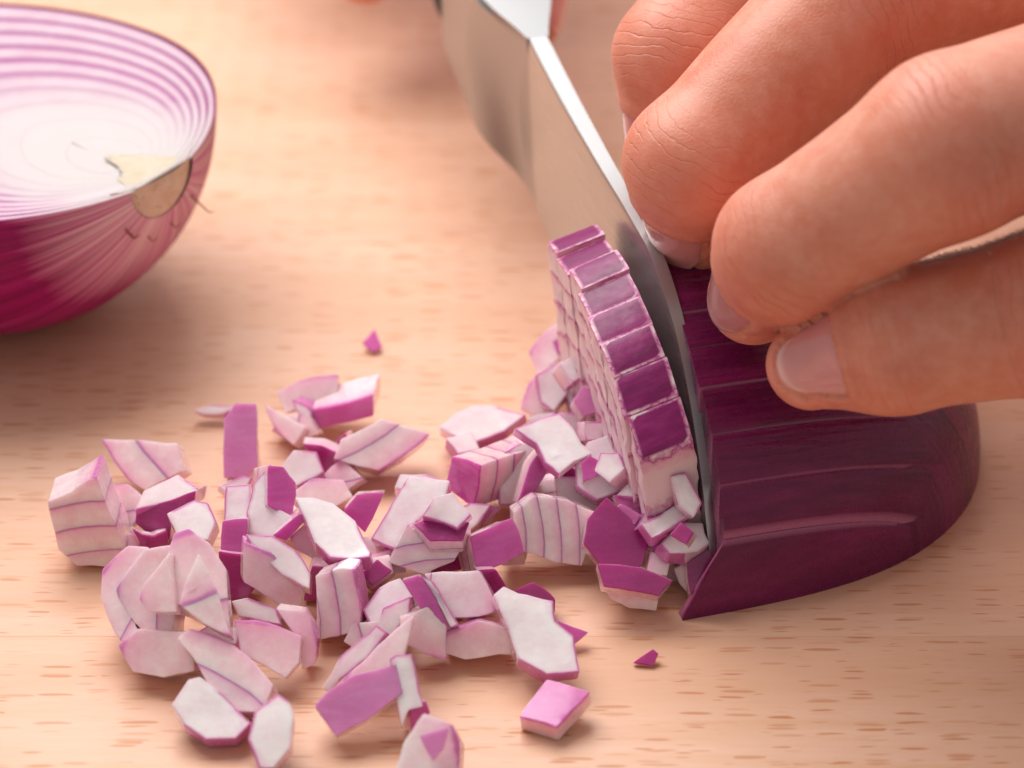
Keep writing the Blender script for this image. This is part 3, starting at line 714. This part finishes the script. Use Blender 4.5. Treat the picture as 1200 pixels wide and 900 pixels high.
pc('pale wedge with a purple foot under the narrow strip', [(470,726),(500,712),(522,735),(520,775),(498,765),(470,752)], az=-85, el=32, th=.35, L=(.2,-1), t=.6, z=.03, m='l')
pc('pinkish block left of the large whitish membrane', [(521,742),(560,728),(599,735),(597,765),(545,771),(520,762)], az=-90, el=30, th=.4, L=(.5,1), t=.7, m='l')
pc('large whitish membrane piece with a plum rim, lower right of the heap', [(580,700),(592,690),(608,697),(648,705),(650,728),(671,745),(676,785),(640,789),(607,770),(598,735)], az=-85, el=58, th=.26, L='O', t=.3, z=.1, m='w', bend=.10)
pc('thin spike of purple skin poking out behind the large membrane', [(654,728),(688,742),(668,757)], el=50, th=.1, m='p', z=.03)
pc('purple scrap behind the top of the large membrane', [(604,692),(625,683),(636,690),(649,702),(649,716),(620,712)], el=40, th=.2, z=.05, m='d')
pc('bright purple rhombus lying alone below the heap', [(609,838),(640,797),(689,811),(651,852)], az=-110, el=72, th=.25, m='p', t=.4, bend=.03)
pc('tiny dark skin chip lying alone right of the heap', [(743,776),(765,760),(771,766),(766,779)], el=60, th=.06, m='d', bend=.5)
pc('tiny purple speck lying alone behind the heap', [(425,401),(439,386),(447,405),(438,411)], el=60, th=.08, m='p', z=0)
# middle and right
pc('pale membrane lens at the back of the heap, right of centre', [(517,501),(535,485),(556,475),(575,475),(615,488),(590,506),(555,519),(535,512)], el=58, th=.25, L='O', z=.05, m='w', bend=.15)
pc('stack of layers with a square purple front, centre of the heap', [(530,536),(562,547),(560,565),(554,593),(522,571)], az=-140, el=8, th=1.05, t=.26, z=.25, m='p', bend=.05)
pc('pale wall piece behind the purple-fronted stack', [(586,535),(612,520),(646,520),(628,560),(610,590),(585,590)], az=-80, el=30, th=.35, L='O', z=.15, m='w')
pc('leaning purple parallelogram right of the layered stack', [(643,518),(649,521),(640,556),(622,580),(608,589),(622,545)], az=-70, el=25, th=.25, z=.45, m='p')
pc('white star-shaped sheet on top of the middle of the heap', [(604,506),(630,493),(656,485),(668,498),(680,520),(692,533),(672,540),(656,553),(640,542),(628,520)], az=-85, el=58, th=.18, L='O', z=.88, m='w')
pc('pink chunk of four thin layers, centre right of the heap', [(604,600),(630,583),(665,588),(696,602),(684,660),(652,656),(602,640)], az=-85, el=28, th=.45, L=(-1,.12), t=.21, z=.05, m='l')
pc('large dull purple plate near the blade', [(690,610),(712,585),(735,605),(758,636),(748,667),(704,660),(686,636)], az=-85, el=42, th=.3, z=.25, m='d', t=.5, tint=.0)
pc('dark purple piece with a pink underside, foremost under the slice', [(702,660),(752,666),(786,680),(772,697),(740,692),(709,687)], az=-85, el=50, th=.25, z=.28, m='d')
pc('pink wedge under the foremost dark purple piece', [(709,686),(740,691),(771,696),(767,714),(738,712),(717,700)], az=-90, el=12, th=.4, L=(0,1), t=1.0, m='l')
pc('glossy purple square facing the camera, centre of the heap', [(554,629),(578,618),(600,608),(607,622),(613,646),(590,660),(562,670)], az=-62, el=38, th=.5, t=.2, z=.2, m='p')
pc('dark-topped purple piece with striped sides, centre of the heap', [(486,612),(512,605),(532,618),(550,612),(541,632),(505,634)], az=-90, el=62, th=.3, z=.62, m='d', t=.2)
pc('striped pink block under the dark-topped piece', [(478,616),(505,635),(541,632),(530,655),(497,672),(455,655),(470,628)], az=-90, el=30, th=.5, L=(.15,1), t=.22, z=.15, m='l')
pc('pink hood-shaped piece over the dark-topped piece', [(495,606),(510,584),(530,579),(553,604),(537,619),(521,612)], el=50, th=.22, L='O', z=.85, m='l', bend=.4)
pc('broad pale slab left of the hood-shaped piece', [(437,630),(460,590),(480,560),(525,566),(519,585),(495,603),(465,642)], az=-95, el=50, th=.4, L='O', z=.2, m='w')
pc('pale tip behind the broad pale slab', [(464,572),(470,557),(500,556),(524,566),(500,580)], el=55, th=.3, L='O', z=.1, m='w')
pc('dark hollow scrap under the striped pink block', [(501,656),(520,650),(541,651),(540,668),(507,673)], el=10, th=.3, z=.05, m='d')
pc('pale scrap between the glossy purple square and the layered stack', [(528,600),(552,590),(575,592),(562,612),(545,625)], el=50, th=.3, L='O', z=.05, m='l')
pc('curled pale pink strip at the back against the slice', [(619,412),(640,388),(658,374),(674,384),(672,405),(648,425),(628,438)], az=-105, el=40, th=.3, L=(.8,.5), t=.6, z=.3, m='l', bend=.3)
pc('purple streaked sliver against the slice at the back', [(648,400),(672,390),(678,404),(655,415)], el=45, th=.2, z=.6, m='p')
pc('pale chunk below the curled strip at the back', [(628,440),(655,425),(674,430),(664,462),(650,480),(634,470)], el=45, th=.4, L='O', z=.3, m='l')
pc('pink chunk at the back edge of the heap', [(609,478),(620,450),(634,434),(652,450),(650,470),(636,493)], az=-110, el=40, th=.35, L=(.8,.4), t=.8, m='l')
pc('tall pale piece leaning on the foot of the slice', [(662,456),(690,448),(700,478),(690,500),(673,503)], az=-110, el=35, th=.35, L='O', z=.15, m='w')
pc('grey plum scrap below the pale membrane lens', [(590,516),(612,506),(622,522),(608,528)], el=50, th=.2, L='O', z=.25, m='d')
pc('wide pale piece at the foot of the slice', [(676,540),(690,520),(722,508),(742,520),(752,552),(735,572),(700,585),(676,570)], az=-95, el=48, th=.45, L='O', z=.4, m='w')
pc('pale slab under the wide piece at the foot of the slice', [(652,560),(682,560),(705,580),(740,580),(745,600),(700,606),(660,596)], el=45, th=.45, L='O', z=.1, m='l')
pc('small purple fragment on the wide pale piece', [(681,546),(692,532),(706,541),(702,558),(684,566)], az=-80, el=40, th=.14, z=.85, m='p', jag=.035)
pc('dark maroon gap piece left of the small purple fragment', [(654,556),(664,545),(676,552),(672,583),(660,578)], el=15, th=.25, z=.3, m='d')
pc('purple and white triangle right of the dull purple plate', [(720,580),(742,584),(762,585),(750,604),(741,618)], az=-80, el=45, th=.2, z=.55, m='p', t=.15)
pc('white cap over the purple and white triangle', [(722,580),(735,568),(752,564),(763,584),(742,584)], az=-90, el=60, th=.2, L='O', z=.8, m='w')
pc('wide pale pink slab leaning against the slice front', [(748,565),(775,552),(792,566),(785,590),(762,612),(745,620),(764,586)], az=-75, el=40, th=.35, L='O', z=.6, m='l')
pc('dark purple square at the lower end of the slice', [(739,545),(763,512),(770,520),(785,556),(758,560)], az=-75, el=38, th=.4, z=1.0, m='d', t=.3)
pc('frosted white fragment near the knife tip', [(752,615),(775,602),(800,592),(812,604),(790,620),(765,632)], az=-85, el=58, th=.25, L='O', z=.7, m='w', jag=.04)
pc('second frosted white fragment nearer the knife tip', [(776,640),(800,615),(822,612),(832,634),(806,650),(785,652)], az=-80, el=55, th=.25, L='O', z=.5, m='w', jag=.04)
pc('small purple wedge left of the knife tip', [(757,626),(780,625),(772,640),(766,647)], az=-80, el=35, th=.35, z=.35, m='p')
pc('violet wedge below the frosted fragments', [(786,642),(820,638),(808,655),(793,667)], az=-80, el=30, th=.35, z=.12, m='p')
pc('pale splinter below the violet wedge', [(790,668),(806,658),(812,672),(806,694),(796,684)], az=-90, el=25, th=.2, L='O', z=.02, m='l')
pc('dark glossy purple plate under the knife tip', [(806,660),(834,640),(850,636),(842,664),(812,694)], az=-80, el=45, th=.25, z=.12, m='d', tint=.35)
pc('white fragment between slice and blade', [(786,560),(803,556),(822,590),(812,606),(796,592)], az=-80, el=40, th=.25, L='O', z=1.0, m='w')

# more scraps of the chop heaped against the foot of the slice
for i, (x, y, s_, zz, mm, lab) in enumerate([(668, 500, 20, .5, 'l', 'pale pink scrap pressed against the slice foot, near the tall pale piece'), (700, 505, 18, .9, 'w', 'small white scrap caught on the side of the slice'),
        (715, 545, 20, .9, 'l', 'pink scrap on top of the heap beside the lowest slice column'), (690, 470, 17, .9, 'l', 'little pink scrap high on the heap against the slice'),
        (640, 500, 20, .2, 'w', 'white scrap between the star-shaped sheet and the slice'), (726, 610, 20, .6, 'w', 'white scrap above the large dull purple plate'),
        (770, 660, 16, .15, 'l', 'pink scrap between the knife tip and the foremost dark piece'), (676, 430, 18, .9, 'w', 'whitish scrap wedged high between heap and slice'),
        (745, 640, 18, .3, 'l', 'pink scrap right of the large dull purple plate'), (800, 625, 14, .9, 'd', 'dark purple scrap touching the blade near its tip')]):
    k = random.choice((4, 5)); r0 = random.random()*6.28
    poly = [(x+s_*random.uniform(.8, 1.25)*math.cos(r0+2*math.pi*j/k), y+s_*random.uniform(.75, 1.15)*math.sin(r0+2*math.pi*j/k)) for j in range(k)]
    pc(lab, poly, az=-90+random.uniform(-35, 35), el=random.uniform(20, 60), th=random.uniform(.2, .4), L=random.choice(('O', 'O', 'I', (1, .4))), z=zz, m=mm, t=.3)
low = [(150, 640, 'below the leftmost two-layered chunk'), (240, 700, 'under the large pale pink domed piece'), (230, 665, 'behind the pink triangle with purple borders'), (300, 585, 'under the purple-sided piece with white flank'),
       (330, 600, 'behind the narrow magenta bar'), (300, 660, 'beside the crimson purple block'), (380, 620, 'under the large white membrane oval'), (410, 690, 'beside the upright pale piece with one stripe'),
       (450, 660, 'next to the little plum cube'), (470, 610, 'under the broad pale slab left of the hood'), (520, 640, 'under the striped pink block'), (560, 600, 'below the stack with square purple front'),
       (590, 570, 'beneath the leaning purple parallelogram'), (490, 700, 'under the narrow purple strip'), (545, 700, 'under the broad pale block with dark right edge'), (650, 570, 'below the white star-shaped sheet'),
       (640, 540, 'deep under the white star-shaped sheet'), (400, 560, 'on the flat strip below the pale pink cube'), (255, 745, 'behind the long two-layered pale slab'), (345, 500, 'next to the curved pink slice at the upper edge'),
       (205, 660, 'between the two pink triangles'), (430, 640, 'right of the large white membrane oval'), (600, 640, 'right of the glossy purple square'), (500, 590, 'behind the pink hood-shaped piece'),
       (430, 745, 'between the folded piece and the long pale strip'), (545, 520, 'under the pale membrane lens')]
for x, y, where in low:
    k = random.choice((4, 4, 5)); r0 = random.random()*6.28; s_ = random.uniform(17, 27); mm = random.choice('lllwpd')
    poly = [(x+s_*random.uniform(.8, 1.3)*math.cos(r0+2*math.pi*j/k), y+s_*random.uniform(.6, 1.0)*math.sin(r0+2*math.pi*j/k)) for j in range(k)]
    pc('small half-buried onion scrap '+where, poly, az=-90+random.uniform(-40, 40), el=random.uniform(30, 75), th=random.uniform(.15, .3), L=random.choice(('O', 'I', (1, .4), (-1, .3), (.2, 1))), z=random.choice((0, 0, .1)), m=mm, t=.3)
# ------------------------------------------------------------------ hands, grown as one surface from tapered bones
def seg_d(Pn, a, b, ra, rb):
    ab = b-a; t = np.clip(((Pn-a)@ab)/max(ab@ab, 1e-9), 0, 1)
    q = Pn-a-t[:, None]*ab
    return np.sqrt((q*q).sum(1))-(ra+(rb-ra)*t)
def smin(a, b, k):
    h = np.maximum(k-np.abs(a-b), 0)/k
    return np.minimum(a, b)-h*h*k*.25
def hand_field(chains, palm, k_palm):
    def f(Pn):
        out = None
        for ch in chains:
            J, Rr, kf = ch['j'], ch['r'], ch.get('k', .22)
            d = None
            for i in range(len(J)-1):
                e = seg_d(Pn, J[i], J[i+1], Rr[i], Rr[i+1]); d = e if d is None else smin(d, e, kf)
            for c, r, kk in ch.get('b', []):
                d = smin(d, np.sqrt(((Pn-c)**2).sum(1))-r, kk)
            ch['_d'] = d
            out = d if out is None else smin(out, d, .05)
        pd = None
        for a, b, ra, rb in palm:
            e = seg_d(Pn, a, b, ra, rb); pd = e if pd is None else smin(pd, e, .7)
        if pd is None: return out
        return smin(out, pd, k_palm)
    return f
def surface_nets(f, lo, hi, h):
    lo = np.array(lo, float); dims = np.ceil((np.array(hi)-lo)/h).astype(int)+1
    B = 8; nb = np.ceil(dims/B).astype(int); dims = nb*B+1
    bi = np.stack(np.meshgrid(*[np.arange(n) for n in nb], indexing='ij'), -1).reshape(-1, 3)
    cen = lo+(bi*B+B/2)*h; fc = f(cen); half = h*B*.5*1.7321+h
    G = np.full(dims, 1.0, dtype=np.float32)
    o = np.stack(np.meshgrid(*[np.arange(B+1)]*3, indexing='ij'), -1).reshape(-1, 3)
    act = np.abs(fc) <= half*1.15
    for b in bi[~act & (fc < 0)]:
        s = b*B; G[s[0]:s[0]+B+1, s[1]:s[1]+B+1, s[2]:s[2]+B+1] = -1
    A = bi[act]
    for c0 in range(0, len(A), 120):
        blk = A[c0:c0+120]; idx = (blk[:, None, :]*B+o[None]).reshape(-1, 3); G[idx[:, 0], idx[:, 1], idx[:, 2]] = f(lo+idx*h)
    ins = G < 0
    c = [(i, j, k) for i in (0, 1) for j in (0, 1) for k in (0, 1)]
    nx, ny, nz = np.array(dims)-1
    cnt = sum(ins[i:i+nx, j:j+ny, k:k+nz].astype(np.int8) for i, j, k in c)
    cells = np.argwhere((cnt > 0) & (cnt < 8)); vid = np.full((nx, ny, nz), -1, dtype=np.int64); vid[tuple(cells.T)] = np.arange(len(cells))
    acc = np.zeros((len(cells), 3)); n = np.zeros(len(cells))
    for a in c:
        for ax_ in range(3):
            if a[ax_] == 1: continue
            b = list(a); b[ax_] = 1
            ga = G[cells[:, 0]+a[0], cells[:, 1]+a[1], cells[:, 2]+a[2]]; gb = G[cells[:, 0]+b[0], cells[:, 1]+b[1], cells[:, 2]+b[2]]
            m = (ga < 0) != (gb < 0); t = np.where(m, ga/np.where(m, ga-gb, 1), 0)
            p = np.tile(np.array(a, float), (len(cells), 1)); p[:, ax_] += t
            acc[m] += p[m]; n[m] += 1
    V = lo+(cells+acc/n[:, None])*h
    Fq = []
    for ax_ in range(3):
        u, v = (ax_+1) % 3, (ax_+2) % 3
        sl0 = [slice(0, d) for d in G.shape]; sl1 = list(sl0); sl0[ax_] = slice(0, -1); sl1[ax_] = slice(1, None)
        a, b = ins[tuple(sl0)], ins[tuple(sl1)]
        E_ = np.argwhere(a != b); E_ = E_[(E_[:, u] > 0) & (E_[:, v] > 0) & (E_[:, u] < G.shape[u]-1) & (E_[:, v] < G.shape[v]-1)]
        q = []
        for du, dv in ((-1, -1), (0, -1), (0, 0), (-1, 0)):
            c_ = E_.copy(); c_[:, u] += du; c_[:, v] += dv; q.append(vid[c_[:, 0], c_[:, 1], c_[:, 2]])
        q = np.stack(q, 1); fl = ~a[E_[:, 0], E_[:, 1], E_[:, 2]]; q[fl] = q[fl][:, ::-1]; Fq.append(q)
    Fq = np.concatenate(Fq); Fq = Fq[(Fq >= 0).all(1)]
    return V, Fq
def grad(f, Pn, e=.01):
    g = np.stack([f(Pn+np.eye(3)[i]*e)-f(Pn-np.eye(3)[i]*e) for i in range(3)], 1)
    return g/np.maximum(np.linalg.norm(g, axis=1, keepdims=True), 1e-6)
def unit(v): v = np.array(v, float); return v/np.linalg.norm(v)
def nail_patch(f, a, b, r, nrm, w0=.38, w1=1.12, phi=62, nu=20, nw=20):
    ab = b-a; d = unit(ab); nrm = unit(nrm-np.dot(nrm, d)*d); bi_ = np.cross(d, nrm)
    V = []; st = []
    for i in range(nw+1):
        w_ = i/nw
        for j in range(nu+1):
            u = -1+2*j/nu
            # rounded root and gently curved free edge
            ww = w0+(w1-w0)*(w_*(1-.30*abs(u)**2.4) + .10*u*u*(1-w_))
            ph = R(phi)*u*(.90+.10*math.sin(math.pi*w_))
            rd = nrm*math.cos(ph)+bi_*math.sin(ph); o = a+ab*min(ww, 1.0); dr = unit(rd+d*max(ww-.72, 0)*1.6)
            V.append(o); st.append(dr)
    V = np.array(V); st = np.array(st); lo_, hi_ = np.zeros(len(V)), np.full(len(V), r*2.2)
    for _ in range(22):
        mid = (lo_+hi_)/2; v = f(V+st*mid[:, None]); hi_ = np.where(v > 0, mid, hi_); lo_ = np.where(v > 0, lo_, mid)
    Pn = V+st*lo_[:, None]
    F = [(i*(nu+1)+j, i*(nu+1)+j+1, (i+1)*(nu+1)+j+1, (i+1)*(nu+1)+j) for i in range(nw) for j in range(nu)]
    U_ = np.tile(np.linspace(-1, 1, nu+1), nw+1); W_ = np.repeat(np.linspace(0, 1, nw+1), nu+1)
    return Pn, st, F, U_, W_
skin = skin_mat(); nailm = nail_mat()
def build_hand(name, label, chains, palm, k_palm, lo, hi, h, loc, fine=True, cat='hand'):
    f = hand_field(chains, palm, k_palm)
    V, Q = surface_nets(f, lo, hi, h)
    for _ in range(2):        # pull the points onto the exact surface
        g = grad(f, V); V = V-g*f(V)[:, None]*.9
    root = empty(name, loc, label, cat)
    me = mk(V, Q)
    bm = bmesh.new(); bm.from_mesh(me)
    if fine: bmesh.ops.subdivide_edges(bm, edges=bm.edges, cuts=1, use_grid_fill=True)
    bmesh.ops.recalc_face_normals(bm, faces=bm.faces)
    V = np.array([v.co[:] for v in bm.verts])
    if fine: g = grad(f, V); V = V-g*f(V)[:, None]
    g = grad(f, V)
    km = np.zeros(len(V)); fu = np.zeros(len(V)); tp = np.zeros(len(V)); off = np.zeros(len(V)); best = np.full(len(V), 1e9)
    for ch in chains:
        J, Rr = ch['j'], ch['r']
        dd = np.min([seg_d(V, J[i], J[i+1], Rr[i], Rr[i+1]) for i in range(len(J)-1)], axis=0); own = dd < best; best = np.where(own, dd, best)
        k_ = np.zeros(len(V)); u_ = np.zeros(len(V))
        for q, (ji, amp) in enumerate(ch.get('creases', [])):
            c = J[ji]; d = unit(unit(J[ji]-J[ji-1])+unit(J[min(ji+1, len(J)-1)]-J[ji])); al = (V-c)@d; w_ = np.exp(-(al/.55)**2)*amp*(dd < .5)
            k_ = np.maximum(k_, w_); u_ = np.where(np.abs(al) < 1.3, al, u_)
        km = np.where(own, k_, km); fu = np.where(own, u_, fu)
        tt = np.exp(-(np.linalg.norm(V-J[-1], axis=1)/.9)**2); tp = np.maximum(tp, np.where(own, tt, 0))
    low = .035*np.array([mnoise.noise(Vector(p*.9)) for p in V]); V = V+g*low[:, None]
    for ch in chains:
        if 'nail' not in ch: continue
        a, b = ch['j'][-2], ch['j'][-1]; np_ = dict(ch['nail']); nrm = np_.pop('n')
        own_f = hand_field([ch], [], .1)
        Pn, st, F, Uu, Ww = nail_patch(own_f, a, b, ch['r'][-1], nrm, **np_)
        kd = KDTree(len(Pn)); [kd.insert(Vector(p), i) for i, p in enumerate(Pn)]; kd.balance()
        cenn = Pn.mean(0); nearv = np.where(((V-cenn)**2).sum(1) < 1.6)[0]
        for vi in nearv:
            _, i, dist = kd.find(Vector(V[vi]))
            inside = min(1-abs(Uu[i]), Ww[i]*1.2)
            if inside > .08 and dist < .09: V[vi] -= g[vi]*.035
            elif dist < .16 and Ww[i] < .93: V[vi] += g[vi]*.022*math.exp(-((dist-.05)/.06)**2)
        edge = np.clip((1-np.abs(Uu))/.14, 0, 1)*np.clip(Ww/.08, 0, 1)
        arch = .012*np.cos(Uu*1.4)-.012
        NV = Pn+st*(arch*edge-.040*(1-edge))[:, None]
        NV += st*(low.mean()*0)
        n0 = len(NV); V2 = np.concatenate([NV, NV-st*.02]); nu1 = 21
        F2 = list(F)+[tuple(x+n0 for x in q[::-1]) for q in F]
        bd = [j for j in range(nu1)]+[i*nu1+nu1-1 for i in range(1, nu1)]+[20*nu1+j for j in range(nu1-2, -1, -1)]+[i*nu1 for i in range(19, 0, -1)]
        for i in range(len(bd)): p, q = bd[i], bd[(i+1) % len(bd)]; F2.append((q, p, p+n0, q+n0))
        mn = mk(V2, F2, attrs={'along': np.tile(Ww, 2)}); b2 = bmesh.new(); b2.from_mesh(mn); bmesh.ops.recalc_face_normals(b2, faces=b2.faces); b2.to_mesh(mn); b2.free()
        ch['_nail'] = mn
    for v, p in zip(bm.verts, V): v.co = Vector(p)
    me2 = bpy.data.meshes.new('mesh'); bm.to_mesh(me2); bm.free()
    me2.polygons.foreach_set('use_smooth', [True]*len(me2.polygons))
    for k, a in (('knuckle', km), ('along', fu), ('fingertip', tp)):
        at = me2.attributes.new(k, 'FLOAT', 'POINT'); at.data.foreach_set('value', a.astype(np.float32))
    link_mesh('skin', me2, skin, root)
    for ch in chains:
        if '_nail' in ch: link_mesh('fingernail', ch['_nail'], nailm, root)
    return root, f

def toCam(v): return v
LEFTW = lambda *a: W(*a)
mid = dict(j=[W(1330, -95, 6.2), W(997, 5, 5.9), W(812, 192, 4.55), W(813, 270, 3.35)], r=[1.02, .90, .77, .55], k=.20, creases=[(1, .8), (2, .9)],
           nail=dict(n=np.array([-.55, -.78, .10]), w0=.30, w1=.98, phi=52))
ring = dict(j=[W(1420, 60, 6.0), W(1110, 172, 6.0), W(922, 292, 4.6), W(884, 350, 3.42)], r=[1.0, .94, .77, .54], k=.20, creases=[(1, .9), (2, .9)],
            nail=dict(n=np.array([-.85, -.50, .10]), w0=.28, w1=.98, phi=52))
pinky = dict(j=[W(1430, 330, 5.0), W(1235, 368, 4.2), W(1045, 402, 3.75), W(950, 428, 3.32)], r=[.95, .85, .76, .50], k=.22, creases=[(1, .9), (2, .5)],
             nail=dict(n=np.array([-.15, -.80, .62]), w0=.36, w1=1.02, phi=50))
index = dict(j=[W(1180, -260, 6.0), W(915, -110, 5.9), W(796, 66, 4.8), W(790, 215, 3.3)], r=[1.0, .86, .76, .56], k=.20, creases=[(1, .8), (2, .9)],
             nail=dict(n=np.array([-.97, -.1, .20]), w0=.38, w1=1.0, phi=54))
wrist = W(1900, -420, 6.5)
cm = W(1600, -120, 5.2)
thumb = dict(j=[wrist*.6+index['j'][0]*.4+np.array([0, 0, -1.2]), index['j'][0]+np.array([.4, -.2, -2.2]), np.array([4.3, 1.6, 2.6]), np.array([3.4, 1.35, 1.4])], r=[1.3, 1.1, .92, .70], k=.4, creases=[(2, .8)],
             nail=dict(n=np.array([.2, .9, .4]), w0=.3, w1=1.12, phi=62))
mc = [c['j'][0] for c in (index, mid, ring, pinky)]
palm = [(m_, wrist+(m_-wrist)*.12, r_, 1.55) for m_, r_ in zip(mc, (1.0, 1.02, 1.0, .95))]
palm += [(m_*.55+wrist*.45+np.array([0, 0, -.5]), wrist, 1.3, 1.6) for m_ in mc[1:3]]
fore = wrist+unit(wrist-(mc[1]+mc[2])/2)*9
palm += [(wrist, fore, 1.75, 2.3)]
allp = np.array([q for c in (index, mid, ring, pinky, thumb) for q in c['j']]+[wrist])
lo = allp.min(0)-2.6; hi = allp.max(0)+2.6; hi = np.minimum(hi, fore+1.0) if False else hi+unit(fore-wrist)*3
lh, f_left = build_hand('hand', 'left hand with curled fingers and pale pink nails pinning the sliced onion half', [index, mid, ring, pinky, thumb], palm, .55, lo, hi, .075, (allp[:, 0].mean(), allp[:, 1].mean(), 3.0))

# fine pale hairs along the upper edge of the little finger, where the light catches them
V, F = [], []
ja, jb, jc, jd = W(1330, 345, 4.6), pinky['j'][1], pinky['j'][2], pinky['j'][3]
segs = [(ja, jb), (jb, jc), (jc, jc*.6+jd*.4)]
rng = np.random.default_rng(5); Lp = [np.linalg.norm(b-a) for a, b in segs]
N_h = 8000
for k in range(N_h):
    s_ = rng.choice(3, p=np.array(Lp)/sum(Lp)); t = rng.random(); a, b = segs[s_]; c = a+(b-a)*t; d = unit(b-a)
    n0 = unit(np.array([0, .62, .78])-d*np.dot(d, [0, .62, .78])); b0 = np.cross(d, n0); ph = rng.normal(.12, .24)
    rd = n0*math.cos(ph)+b0*math.sin(ph); lo_, hi_ = 0, 1.6
    V.append((c, rd, d))
C0 = np.array([v[0] for v in V]); RD = np.array([v[1] for v in V]); DD = np.array([v[2] for v in V])
lo_, hi_ = np.zeros(len(C0)), np.full(len(C0), 1.5)
for _ in range(18):
    m_ = (lo_+hi_)/2; v = f_left(C0+RD*m_[:, None]); hi_ = np.where(v > 0, m_, hi_); lo_ = np.where(v > 0, lo_, m_)
Pb = C0+RD*(lo_-.01)[:, None]; ok = lo_ < 1.3
V, F = [], []
for p, rd, d in zip(Pb[ok], RD[ok], DD[ok]):
    L = rng.uniform(.05, .13); lean_ = unit(rd*.8+d*rng.normal(.45, .25)+rng.normal(0, .2, 3)); s0 = unit(np.cross(rd, d)+rng.normal(0, .3, 3))*.0060
    s1 = np.cross(lean_, s0); n = len(V); q = p+lean_*L*.5; e = p+lean_*L+np.array([0, 0, -.02])
    V += [p-s0, p+s0, p+s1, q-s0*.8, q+s0*.8, q+s1*.8, e]
    F += [(n, n+1, n+4, n+3), (n+1, n+2, n+5, n+4), (n+2, n, n+3, n+5), (n+3, n+4, n+6), (n+4, n+5, n+6), (n+5, n+3, n+6)]
HM = N('fine_hair'); tr = HM.n('ShaderNodeBsdfTranslucent'); tr.inputs['Color'].default_value = (.95, .93, .9, 1); mxs = HM.n('ShaderNodeMixShader'); mxs.inputs[0].default_value = .6
HM.set('Base Color', (.95, .93, .9, 1)); HM.set('Roughness', .3)
HM.l(HM.b.outputs[0], mxs.inputs[1]); HM.l(tr.outputs[0], mxs.inputs[2]); HM.l(mxs.outputs[0], HM.out.inputs['Surface'])
link_mesh('fine_hair', mk(V, F, smooth=False), HM.m, lh, kind='stuff')

# right hand round the handle: only a fingertip shows at the top of the picture
def K(s_, e, z): return TIP+KU*s_+KE*e+np.array([0, 0, z])
cz = lambda s_: (z_sp(10.6)+z_ed(10.6))/2+(s_-10.6)*.20
ft = W(428, -38, 2.0)
rc = []
for q, (s_, rr) in enumerate(((15.0, .78), (16.8, .82), (18.5, .80), (20.1, .72))):
    z0 = cz(s_)
    j = [K(s_+.6, 2.3, z0+1.7), K(s_+.1, 2.3, z0-.9), K(s_-.2, .4, z0-2.0), K(s_-.3, -1.3, z0-1.1)]
    if q == 0: j = [K(s_+.6, 2.3, z0+1.7), K(s_+.2, 2.0, z0-1.0), K(s_-.2, .4, z0-2.0), ft]
    rc.append(dict(j=j, r=[rr*1.1, rr, rr*.92, rr*.72], k=.3, creases=[(1, .8), (2, .8)], nail=dict(n=np.array([-.8, -.2, -.5]) if q else np.array([-.6, .2, .75]), w0=.4, w1=1.1, phi=60)))
th_t = K(10.3, .72, 2.6)
rc.append(dict(j=[K(17, 2.4, cz(17)+2.2), K(14.2, 1.9, cz(14.2)+1.5), K(12.2, 1.5, cz(12.2)+.9), th_t], r=[1.3, 1.05, .88, .52], k=.4, creases=[(2, .8)], nail=dict(n=np.array([.9, .1, .4]), w0=.4, w1=1.1, phi=60)))
wr = K(23.0, 4.6, cz(20)+3.8)
rp = [(c['j'][0], wr, 1.05, 1.7) for c in rc[:4]]+[(wr, wr+unit(wr-rc[1]['j'][0])*8, 1.8, 2.3)]
ap = np.array([q for c in rc for q in c['j']]+[wr])
rh, _ = build_hand('hand', 'blurred right hand gripping the knife handle, only a finger edge showing at the top', rc, rp, .5, ap.min(0)-2.4, ap.max(0)+2.6, .13, (ap[:, 0].mean(), ap[:, 1].mean(), 3.0), fine=False)
# ------------------------------------------------------------------ centimetres to metres
done = set()
for o in list(sc.objects):
    if o.type in ('CAMERA', 'LIGHT'): continue
    o.location = o.location*S
    if o.type == 'MESH' and o.data.name not in done:
        o.data.transform(Matrix.Scale(S, 4)); done.add(o.data.name)
